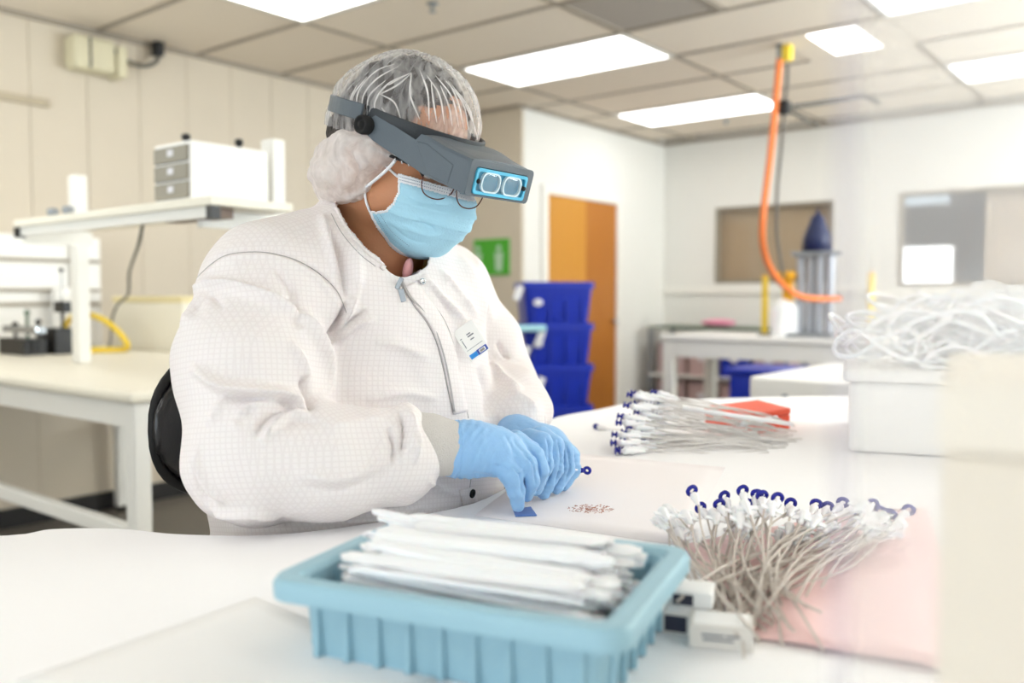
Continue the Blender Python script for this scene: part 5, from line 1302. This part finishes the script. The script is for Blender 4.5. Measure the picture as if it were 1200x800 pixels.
for k in range(3):
    a = k*2.094+.5; e = MB().cyl(tuple(bd(0, 0, -.985)), tuple(bd(.205*math.cos(a), .205*math.sin(a), -.985)), .007, n=8); spt('ring_spoke', (e.V, e.F), M['chrome'], fr)
for k in range(5):
    a = k*2*math.pi/5; p = bd(.28*math.cos(a), .28*math.sin(a), -1.125)
    e = MB().tube([bd(0, 0, -1.10), (bd(0, 0, -1.10)+p)/2, p], [.024, .02, .014], 10); l = spt('star_leg', (e.V, e.F), M['black'])
    e = MB().cyl(tuple(p+np.array([-.012, 0, -.037])), tuple(p+np.array([.012, 0, -.037])), .027, n=16); spt('caster', (e.V, e.F), M['rubber'], l)
# ================================================================== THINGS ON THE WORK TABLE
def T2(a, b):                       # world matrix whose local +X runs from a to b (points given in the camera-level frame)
    a, b = Vector(tuple(W(a))), Vector(tuple(W(b))); x = (b-a).normalized(); y = Vector((0, 0, 1)).cross(x).normalized(); z = x.cross(y)
    return Matrix.Translation(a) @ Matrix((x, y, z)).transposed().to_4x4()
def place(root, Mx, roll=0.):
    root.matrix_world = Mx @ Matrix.Rotation(roll, 4, 'X'); return root
# ---- pale blue ribbed bin
RZ = ZW+.062
C = [G(335, 682, RZ), G(746, 744, RZ), G(806, 640, RZ), G(448, 600, RZ)]
cc = sum(C)/4; e1 = (C[1]-C[0]+C[2]-C[3]); e1 /= np.linalg.norm(e1); hx_ = .140; hy_ = .105
c0w = W(np.array([cc[0], cc[1], 0])); ang = math.atan2(*(W(cc+e1)-W(cc))[[1, 0]])
bn = thing('ribbed_bin', 'pale blue ribbed plastic bin heaped with white strips in the foreground', 'bin', (c0w[0], c0w[1], ZW+.0005)); bn.rotation_euler = (0, 0, ang)
def local(name, e, m, parent, bevel=0, smooth=False, seg=2):
    me = bpy.data.meshes.new(name); me.from_pydata([tuple(v) for v in e.V], [], e.F); me.materials.append(m)
    me.polygons.foreach_set('use_smooth', [bool(smooth or bevel)]*len(me.polygons))
    o = bpy.data.objects.new(name, me); COL.objects.link(o); o.parent = parent
    if bevel:
        b = o.modifiers.new('bevel', 'BEVEL'); b.width = bevel; b.segments = seg; b.limit_method = 'ANGLE'; b.angle_limit = math.radians(40)
        o.modifiers.new('wn', 'WEIGHTED_NORMAL')
    return o
HB = .0615; tx, ty = .020, .020          # body inset below the lip
lo, up = rrect(hx_-tx-.004, hy_-ty-.004, .012, 5), rrect(hx_-tx+.001, hy_-ty+.001, .014, 5); n = len(lo)
li, ui = rrect(hx_-tx-.007, hy_-ty-.007, .011, 5), rrect(hx_-tx-.0015, hy_-ty-.0015, .012, 5)
e = MB(); V = [(x, y, 0) for x, y in lo]+[(x, y, HB-.004) for x, y in up]+[(x, y, .004) for x, y in li]+[(x, y, HB-.004) for x, y in ui]
F = [(i, (i+1) % n, n+(i+1) % n, n+i) for i in range(n)]+[(2*n+(i+1) % n, 2*n+i, 3*n+i, 3*n+(i+1) % n) for i in range(n)]+[tuple(range(n-1, -1, -1)), tuple(range(2*n, 3*n))]+[(n+i, n+(i+1) % n, 3*n+(i+1) % n, 3*n+i) for i in range(n)]
e.add(V, F); shell_ = local('shell', e, M['binblue'], bn, smooth=False)
prof = [(-.0005, HB-.016), (0, HB-.005), (-.003, HB), (-.016, HB), (-.0195, HB-.004), (-.0195, HB-.012), (-.016, HB-.0065), (-.0035, HB-.0065), (-.0035, HB-.016)]
V = []; F = []; nr = 32
for dx, z in prof: V += [(x, y, z) for x, y in rrect(hx_+dx, hy_+dx, .022+dx*.6, 7)]
for k in range(len(prof)):
    for i in range(nr): F.append((k*nr+i, k*nr+(i+1) % nr, ((k+1) % len(prof))*nr+(i+1) % nr, ((k+1) % len(prof))*nr+i))
e = MB(); e.add(V, F); local('rim', e, M['binblue'], bn, bevel=.0012)
ribm = {}
def rib(x, y, rot, inside):
    key = inside
    if key not in ribm:
        e = MB()
        if inside: e.box((-.0011, -.005, .004), (.0011, 0, HB-.010))
        else: e.prism([(-.003, 0), (-.0022, -.005), (.0022, -.005), (.003, 0)], .001, HB-.008)
        me = bpy.data.meshes.new('rib'); me.from_pydata(e.V, [], e.F); me.materials.append(M['binblue']); ribm[key] = me
    o = bpy.data.objects.new('rib', ribm[key]); COL.objects.link(o); o.parent = bn; o.location = (x, y, 0); o.rotation_euler = (0, 0, rot)
for s in (-1, 1):
    for k in range(9):
        x = -.104+k*.026
        if abs(x) < .108: rib(x, s*(hy_-ty-.003), 0 if s < 0 else math.pi, False); rib(x, s*(hy_-ty-.0025), math.pi if s < 0 else 0, True)
    for k in range(6):
        y = -.065+k*.026; rib(s*(hx_-tx-.003), y, math.pi/2 if s > 0 else -math.pi/2, False); rib(s*(hx_-tx-.0025), y, -math.pi/2 if s > 0 else math.pi/2, True)
# ---- white strips heaped in the bin
Mb = Matrix.Translation((c0w[0], c0w[1], ZW)) @ Matrix.Rotation(ang, 4, 'Z')
strip_me = []
for L_, w_ in ((.19, .014), (.172, .013), (.2, .012)):
    e = MB(); P = [(-L_/2, 0), (-L_/2+.006, -w_/2), (L_/2-.01, -w_/2), (L_/2, -w_/4), (L_/2, w_/4), (L_/2-.01, w_/2), (-L_/2+.006, w_/2)]
    e.prism(P, -.0013, .0013); r_ = MB(); r_.box((-L_*.45, -.0009, .0013), (L_*.45, .0009, .0022))
    me = bpy.data.meshes.new('strip'); me.from_pydata(e.V, [], e.F); me.materials.append(M['wplastic'])
    m2 = bpy.data.meshes.new('strip_rib'); m2.from_pydata(r_.V, [], r_.F); m2.materials.append(M['wplastic']); strip_me.append((me, m2))
for k in range(210):
    x = random.uniform(-.018, .014); y = random.uniform(-.066, .066); layer = k/210
    hmax = .020+.016*(1-(y/.085)**2)+(.010 if (x < 0.0 and y > .03) else 0)
    z = .012+layer*(.040+hmax-.012)
    me, m2 = random.choice(strip_me)
    o = bpy.data.objects.new('plastic_strip', me); COL.objects.link(o)
    if k > 120:
        q_ = bpy.data.objects.new('ridge', m2); COL.objects.link(q_); q_.parent = o
    o.matrix_world = Mb @ Matrix.Translation((x, y, z)) @ Matrix.Rotation(max(-.16, min(.16, random.gauss(0, .08)))*(1-abs(y)/.08), 4, 'Z') @ Matrix.Rotation(random.gauss(0, .035), 4, 'Y') @ Matrix.Rotation(random.gauss(0, .35), 4, 'X')
    if k < 205: tag(o, 'thin white plastic strip in the heap filling the pale blue bin', 'strip', 'white strips in the blue bin')
    else:
        o.matrix_world = Mb @ Matrix.Translation((-.055+.012*(k-205), .062-.004*(k-205), .066+.003*(209-k)-.012)) @ Matrix.Rotation(-.1+.05*(k-205), 4, 'Z') @ Matrix.Rotation(.06, 4, 'Y')
        tag(o, 'thin white plastic strip in the heap filling the pale blue bin', 'strip', 'white strips in the blue bin')

# ---- tube assemblies: slim tube, white hub, blue end
def assembly(name, label, group, L, tubem, style, rt=.0012, rh=.0042, hl=.034):
    r = bpy.data.objects.new(name, None); COL.objects.link(r); r.empty_display_size = .02; tag(r, label, 'tubing', group)
    b = random.uniform(-.012, .012); c = random.uniform(-.006, .006); b *= 1.6
    e = MB().tube([(L*t, b*math.sin(math.pi*t), c*math.sin(2*math.pi*t)) for t in np.linspace(0, 1, 7)], rt, 6); local('tube', e, tubem, r, smooth=True)
    Tm = Matrix.Translation((L-.002, 0, 0)) @ Matrix.Rotation(math.pi/2, 4, 'Y')
    e = MB().lathe([(rt*1.3, 0), (rh*.5, hl*.1), (rh*.6, hl*.35), (rh*.95, hl*.42), (rh*.95, hl*.70), (rh*1.2, hl*.74), (rh*1.2, hl*.84), (rh*.6, hl*.88), (rh*.7, hl)], 10, Tm); hb = local('hub', e, M['wplastic'], r, smooth=True)
    if style == 'wing': e = MB().box((L+hl*.35, -rh*2.3, -.0008), (L+hl*.6, rh*2.3, .0008)); local('wing', e, M['wplastic'], r)
    if style == 'ring':
        e = MB().torus((L+hl+.004, 0, .002), (.9, .25, .35), .0052, .0024, 18, 8); local('blue_ring', e, M['bluedk'], r, smooth=True)
    if style == 'spool':
        e = MB().lathe([(rh*1.1, 0), (rh*1.1, .0016), (rh*.45, .002), (rh*.45, .007), (rh*1.1, .0074), (rh*1.1, .009)], 10, Matrix.Translation((L+hl-.003, 0, 0)) @ Matrix.Rotation(math.pi/2, 4, 'Y')); local('blue_end', e, M['bluedk'], r, smooth=False)
    return r
heads = [(812, 584), (822, 597), (783, 614), (850, 586), (843, 593), (871, 577), (875, 593), (886, 581), (893, 583), (912, 586), (927, 592), (969, 598), (987, 591), (1007, 616), (1023, 593), (1042, 604), (1064, 618), (955, 606), (1030, 622)]
protoR = [assembly('tube_assembly', 'slim beige tubing with white hub and blue ring end in the near heap', 'near heap of ringed tube assemblies', .235+.02*i, M['tubebeige'], 'ring') for i in range(3)]
protoN = [assembly('tube_assembly', 'slim beige tubing with winged white hub and no ring in the near heap', 'near heap of unringed tube assemblies', .215+.02*i, M['tubebeige'], 'wing', rh=.0048) for i in range(3)]
def tailfor(px):
    t = (px-770)/300; return (868+46*t+random.uniform(-42, 38), 700+random.uniform(-34, 26))
used = {}
for k in range(19+56):
    ring_ = k < 19
    if ring_: px, py = heads[k]; d = random.uniform(.96, 1.02)
    else: px, py = random.uniform(765, 1062), random.uniform(594, 640); d = random.uniform(.90, 1.0)
    hgt = (G(px, py, ZW)[1]-d)
    h_ = A(px, py, d); h_[2] = max(h_[2], ZW-H+.012+random.uniform(0, .02))
    tpx = tailfor(px); tl = G(tpx[0], tpx[1], ZW+.004+random.uniform(0, .014)+.012*(k % 3)/3)
    pr_ = random.choice(protoR if ring_ else protoN); Lp = .27
    Mx = T2(tl, h_)
    # keep the head at its place: slide the tail so that tube length fits
    v = np.array(Mx.to_3x3() @ Vector((1, 0, 0))); L_ = {0: .235, 1: .255, 2: .275}[protoR.index(pr_)] if ring_ else {0: .215, 1: .235, 2: .255}[protoN.index(pr_)]
    o_ = W(h_)-v*(L_+.036); Mx.translation = Vector(tuple(o_))
    if Mx.translation.z < ZW+.003: Mx.translation.z = ZW+.003
    r = pr_ if pr_.name not in used else dup(pr_); used[pr_.name] = 1
    place(r, Mx, random.uniform(-.6, .6))
for pr_ in protoR+protoN:
    if pr_.name not in used: place(pr_, T2(G(880, 690, ZW+.01), G(900, 610, ZW+.02)))
protoF = [assembly('tube_set', 'white tube set with thick hub and blue end in the far heap', 'far heap of white tube sets', .20+.02*i, M['tube'], 'spool', rt=.0014, rh=.0055, hl=.045) for i in range(3)]
usedF = {}
rows = []
for row in range(7):
    for k in range(8): rows.append((row, k))
for (row, k) in rows:
    py = 532-row*11.5+random.uniform(-3, 3); px = 722+3.2*row+k*5+random.uniform(-6, 6); d = 1.50+row*.022+k*.012
    h_ = A(px, py, d); h_[2] = max(h_[2], ZW-H+.008)
    px2 = px+150+random.uniform(-20, 30); py2 = py+(30 if row > 3 else 12)+random.uniform(-7, 7)
    tl = A(px2, py2, d+.03+random.uniform(-.02, .03)); tl[2] = max(tl[2], ZW-H+.003)
    i = random.randrange(3); pr_ = protoF[i]; Mx = T2(tl, h_); v = np.array(Mx.to_3x3() @ Vector((1, 0, 0))); Mx.translation = Vector(tuple(W(h_)-v*(.20+.02*i+.042)))
    if Mx.translation.z < ZW+.002: Mx.translation.z = ZW+.002
    r = pr_ if i not in usedF else dup(pr_); usedF[i] = 1
    place(r, Mx, random.uniform(-3, 3))
for a, b, lb in (((800, 478, 1.62), (930, 497, 1.60), 'thick white tube lying across the far heap toward the orange box'), ((868, 497, 1.66), (910, 489, 1.70), 'short thick white tube crossing at the end of the far heap')):
    e = MB().tube([A(*a), A(*b)], .0042, 12); tag(mesh_obj('white_tube', W(np.array(e.V)), e.F, M['wplastic'], smooth=True), lb, 'tubing')
r = dup(protoF[0], label='single white tube fitting lying apart, left of the far heap'); 
if 'group' in r: del r['group']
place(r, T2(G(760, 512, ZW+.006), G(706, 501, ZW+.006))); r.matrix_world = T2(G(730, 506, ZW+.006), G(706, 501, ZW+.006)) @ Matrix.Translation((-.16, 0, 0))
# piece in the far hand
t = thing('held_fitting', 'blue ringed fitting on a white stem pinched in the far glove', 'fitting', WA(686, 551, 1.23))
e = MB().tube([A(658, 549, 1.20), A(682, 551, 1.228)], .0016, 8); mesh_obj('stem', W(np.array(e.V)), e.F, M['wplastic'], t, True)
e = MB().torus(A(688, 551, 1.232), (.3, .9, .2), .0042, .0022, 20, 8); mesh_obj('blue_ring', W(np.array(e.V)), e.F, M['bluedk'], t, True)
e = MB().cyl(tuple(A(680, 551, 1.226)), tuple(A(684, 551, 1.229)), .0034); mesh_obj('collar', W(np.array(e.V)), e.F, M['bluedk'], t, True)
# blue pad under the finger, tiny copper bits
def quad(name, pts, z, th, m, label, cat):
    c = [W(G(*p, ZW)) for p in pts]; V = [v+np.array([0, 0, z]) for v in c]+[v+np.array([0, 0, z+th]) for v in c]
    o = mesh_obj(name, V, [(0, 1, 2, 3), (7, 6, 5, 4)]+[(i, 4+i, 4+(i+1) % 4, (i+1) % 4) for i in range(4)], m)
    bm = bmesh.new(); bm.from_mesh(o.data); bmesh.ops.recalc_face_normals(bm, faces=bm.faces); bm.to_mesh(o.data); bm.free()
    return tag(o, label, cat)
quad('blue_pad', [(601, 599), (622, 596), (629, 606), (604, 607)], .0018, .0012, M['bluepad'], 'small blue pad under the pressing fingertip', 'pad')
e = MB()
for k in range(120):
    a = random.uniform(0, 6.28); rr_ = random.random()**.7; px, py = 692+27*rr_*math.cos(a), 596+5.5*rr_*math.sin(a)
    c = G(px, py, ZW+.0022+.001*(1-rr_)); u = random.uniform(0, 3.14); l_ = random.uniform(.0008, .0022)
    e.tube([c-np.array([math.cos(u), math.sin(u), 0])*l_, c+np.array([math.cos(u), math.sin(u), .2])*l_], .00035, 4)
stuff(tag(mesh_obj('copper_bits', W(np.array(e.V)), e.F, M['copper']), 'scatter of tiny copper coloured springs on the work mat', 'springs'))
# orange box
zb = ZW+.043; P1, P2, P3 = W(G(826, 476, zb)), W(G(888, 468, zb)), W(G(926, 478, zb)); P4 = P1+P3-P2
V = [p-np.array([0, 0, .0425]) for p in (P1, P2, P3, P4)]+[P1, P2, P3, P4]
t = thing('orange_box', 'orange red rectangular box behind the far heap of tube sets', 'box', (P1+P3)/2-np.array([0, 0, .043]))
def hexa(name, V, m, parent, bevel=.002):
    o = mesh_obj(name, V, [(0, 1, 2, 3), (7, 6, 5, 4)]+[(i, 4+i, 4+(i+1) % 4, (i+1) % 4) for i in range(4)], m, parent)
    bm = bmesh.new(); bm.from_mesh(o.data); bmesh.ops.recalc_face_normals(bm, faces=bm.faces); bm.to_mesh(o.data); bm.free()
    b = o.modifiers.new('bevel', 'BEVEL'); b.width = bevel; b.segments = 2; return o
Vb = [v.copy() for v in V]
for i in range(4, 8): Vb[i] = Vb[i]-np.array([0, 0, .013])
hexa('tray', Vb, M['orange'], t); cen = sum(V)/8
Vl = [v+(np.array([v[0], v[1], 0])-np.array([cen[0], cen[1], 0]))*.015 for v in V]
for i in range(4): Vl[i] = Vl[i]+np.array([0, 0, .0305])
hexa('lid', Vl, M['orange'], t)
# pink film under the near heap
o = sheet('pink_film', [(800, 640), (1085, 596), (1150, 800), (872, 748)], M['pink'], 'pink antistatic film spread under the near heap of tubing', 'film', z=.0016, wave=.012, n=18)
# two small cartons
def carton(name, label, c, dx, dy, dz, rot, mats, z0=0.):
    w_ = W(c); t = thing(name, label, 'box', (w_[0], w_[1], ZW+z0)); t.rotation_euler = (0, 0, rot+YAW-math.pi/2)
    e = MB().box((-dx/2, -dy/2, 0), (dx/2, dy/2, dz)); b = local('carton', e, mats[0], t, bevel=.0008)
    e = MB().box((-dx/2-.0003, -dy/2+.002, .002), (-dx/2+.0002, dy/2-.002, dz-.002)); local('side_label', e, mats[1], t)
    e = MB().box((-dx/2+.003, -dy/2+.003, dz-.0002), (dx/2-.003, dy/2-.003, dz+.0003)); local('top_label', e, M['paper'], t)
    if mats[1] is M['navy']: e = MB().box((-dx/2+.002, -dy/2-.0003, .002), (dx*.05, -dy/2+.0002, dz-.002)); local('front_label', e, mats[1], t); return t
    for (x0, x1, z_) in ((-.30, .05, .55), (.08, .30, .55), (-.28, .2, .36)):
        e = MB().box((dx*x0, -dy/2-.0003, dz*z_), (dx*x1, -dy/2+.0002, dz*(z_+.1))); local('print_line', e, M['print'], b)
    return t
carton('small_carton', 'small white carton with grey print beside the blue bin', G(845, 752, ZW), .048, .034, .0185, -.25, (M['carton'], M['carton']))
carton('small_carton', 'small carton with a dark navy side touching the blue bin', G(806, 735, ZW), .036, .036, .017, -.35, (M['carton'], M['navy']))
carton('small_carton', 'small white carton resting on top of the navy sided carton', G(812, 729, ZW), .034, .034, .013, -.30, (M['paper'], M['navy']), z0=.0175)
# ---- white tote with a heap of clear tubing at the right
tw = thing('white_tote', 'white plastic tote on the right behind the vinyl shield', 'tote', W(np.array([.86, 1.75, ZW-H])))
def cambox(name, lo, hi, m, parent, bevel=.01):
    e = MB().box(lo, hi); V = W(np.array(e.V)); o = mesh_obj(name, V, e.F, m, parent)
    b = o.modifiers.new('bevel', 'BEVEL'); b.width = bevel; b.segments = 3; return o
zt = ZW-H
def slantbox(name, x0, y0, wx, dy_, z0, z1, m, parent, bevel, deg):
    th_ = math.radians(deg); ux = np.array([math.cos(th_), -math.sin(th_)]); uy = np.array([math.sin(th_), math.cos(th_)]); p = np.array([x0, y0]); c = [p, p+ux*wx, p+ux*wx+uy*dy_, p+uy*dy_]
    return hexa(name, [W(np.array([q[0], q[1], z])) for z in (z0, z1) for q in c], m, parent, bevel)
slantbox('body', .585, 1.53, .60, .40, zt+.001, zt+.125, M['white'], tw, .01, 21); slantbox('lid', .57, 1.52, .63, .42, zt+.125, zt+.145, M['white'], tw, .006, 21)
for k in range(62):
    cy_ = random.uniform(1.48, 1.80); cx = random.uniform(.385*cy_+.03, .385*cy_+.50); z_ = zt+.15+(k/62)*.125*max(.35, 1-abs(cx-.385*cy_-.25)/.5); R_ = random.uniform(.06, .12); P = []
    ph = random.uniform(0, 6.28); sq = random.uniform(.35, .8); wob = random.uniform(.006, .04)
    for i in range(22):
        a = ph+i/22*6.28*1.4; P.append(np.array([cx+R_*math.cos(a)*(1+.1*math.sin(3*a)), cy_+R_*sq*math.sin(a), z_+wob*math.sin(2*a+ph)+.002*i/22+.006]))
    for p in P: p[0] = max(p[0], .355*p[1]); p[2] = max(p[2], zt+.149)
    e = MB().tube(smoothpath(P, 2), .0034, 6)
    tag(mesh_obj('tubing_coil', W(np.array(e.V)), e.F, M['wplastic'], smooth=True), 'loose coil of milky clear tubing heaped on the white tote', 'tubing', 'tubing coils heaped on the white tote')
t = thing('clear_pouch', 'crumpled clear plastic pouch on top of the tubing heap', 'pouch', W(np.array([.87, 1.60, zt+.22])))
f = Field(np.array([.78, 1.52, zt+.17]), np.array([.98, 1.70, zt+.33]), .006); f.ell((.875, 1.60, zt+.262), (.07, .05, .034), None, .01)
V, F = f.mesh(); N = vnormals(V, F); V = noisy(V, N, .014, 22); N = vnormals(V, F); V = noisy(V, N, .005, 60); mesh_obj('film', W(V), F, M['bag'], t, True)
e = MB().tube([A(1130, 366, 1.56), A(1165, 362, 1.56)], .012, 10); mesh_obj('fitting', W(np.array(e.V)), e.F, M['wplastic'], t, True)
# white carton block beside, lower
# ---- cream box close to the camera on the right
t = thing('cream_box', 'cream plastic box at the lower right edge, close to the camera', 'box', W(np.array([.29, .47, zt])))
def slant(name, x0, y0, wx, dy_, z0, z1, m, bevel):
    th_ = math.radians(27); ux = np.array([math.cos(th_), -math.sin(th_)]); uy = np.array([math.sin(th_), math.cos(th_)]); p = np.array([x0, y0]); c = [p, p+ux*wx, p+ux*wx+uy*dy_, p+uy*dy_]
    return hexa(name, [W(np.array([q[0], q[1], z])) for z in (z0, z1) for q in c], m, t, bevel)
slant('body', .181, .37, .10, .20, zt+.0005, zt+.205, mat('cream_box_plastic', srgb(228, 217, 196), .6, bump=.05, var=.02), .006)
slant('lid', .1775, .3665, .106, .207, zt+.205, zt+.236, mat('cream_box_lid', srgb(236, 227, 208), .6, bump=.05), .005)
# ---- vinyl shield standing on the table
t = thing('vinyl_shield', 'upright clear vinyl shield with a lilac edge, close at the right', 'shield', W(np.array([.30, .28, zt])))
sa, sb = np.array([.0885, .245]), np.array([.62, .33]); dv = (sb-sa)/np.linalg.norm(sb-sa); nv = np.array([-dv[1], dv[0]])
def wallp(a, b, z0, z1, th, name, m, parent):
    c = [a-nv*th/2, b-nv*th/2, b+nv*th/2, a+nv*th/2]; V = W(np.array([(p[0], p[1], z) for z in (z0, z1) for p in c]))
    return mesh_obj(name, V, [(3, 2, 1, 0), (4, 5, 6, 7)]+[(i, (i+1) % 4, 4+(i+1) % 4, 4+i) for i in range(4)], m, parent)
V = W(np.array([(p[0], p[1], z) for z in (zt+.012, .33) for p in (sa+dv*.0075, sb)])); mesh_obj('sheet', V, [(0, 1, 3, 2)], M['shield'], t)
V = W(np.array([(p[0], p[1], z) for z in (zt+.012, .33) for p in (sa, sa+dv*.0075)])); mesh_obj('edge_strip', V, [(0, 1, 3, 2)], M['shieldedge'], t)
for s0 in (.06, .44):
    p = sa+dv*s0; q = p+dv*.05; wallp(p, q, zt, zt+.014, .07, 'foot', M['steelw'], t)
wallp(sa-dv*.004, sb+dv*.004, .33, .345, .012, 'top_rail', M['steelw'], t)
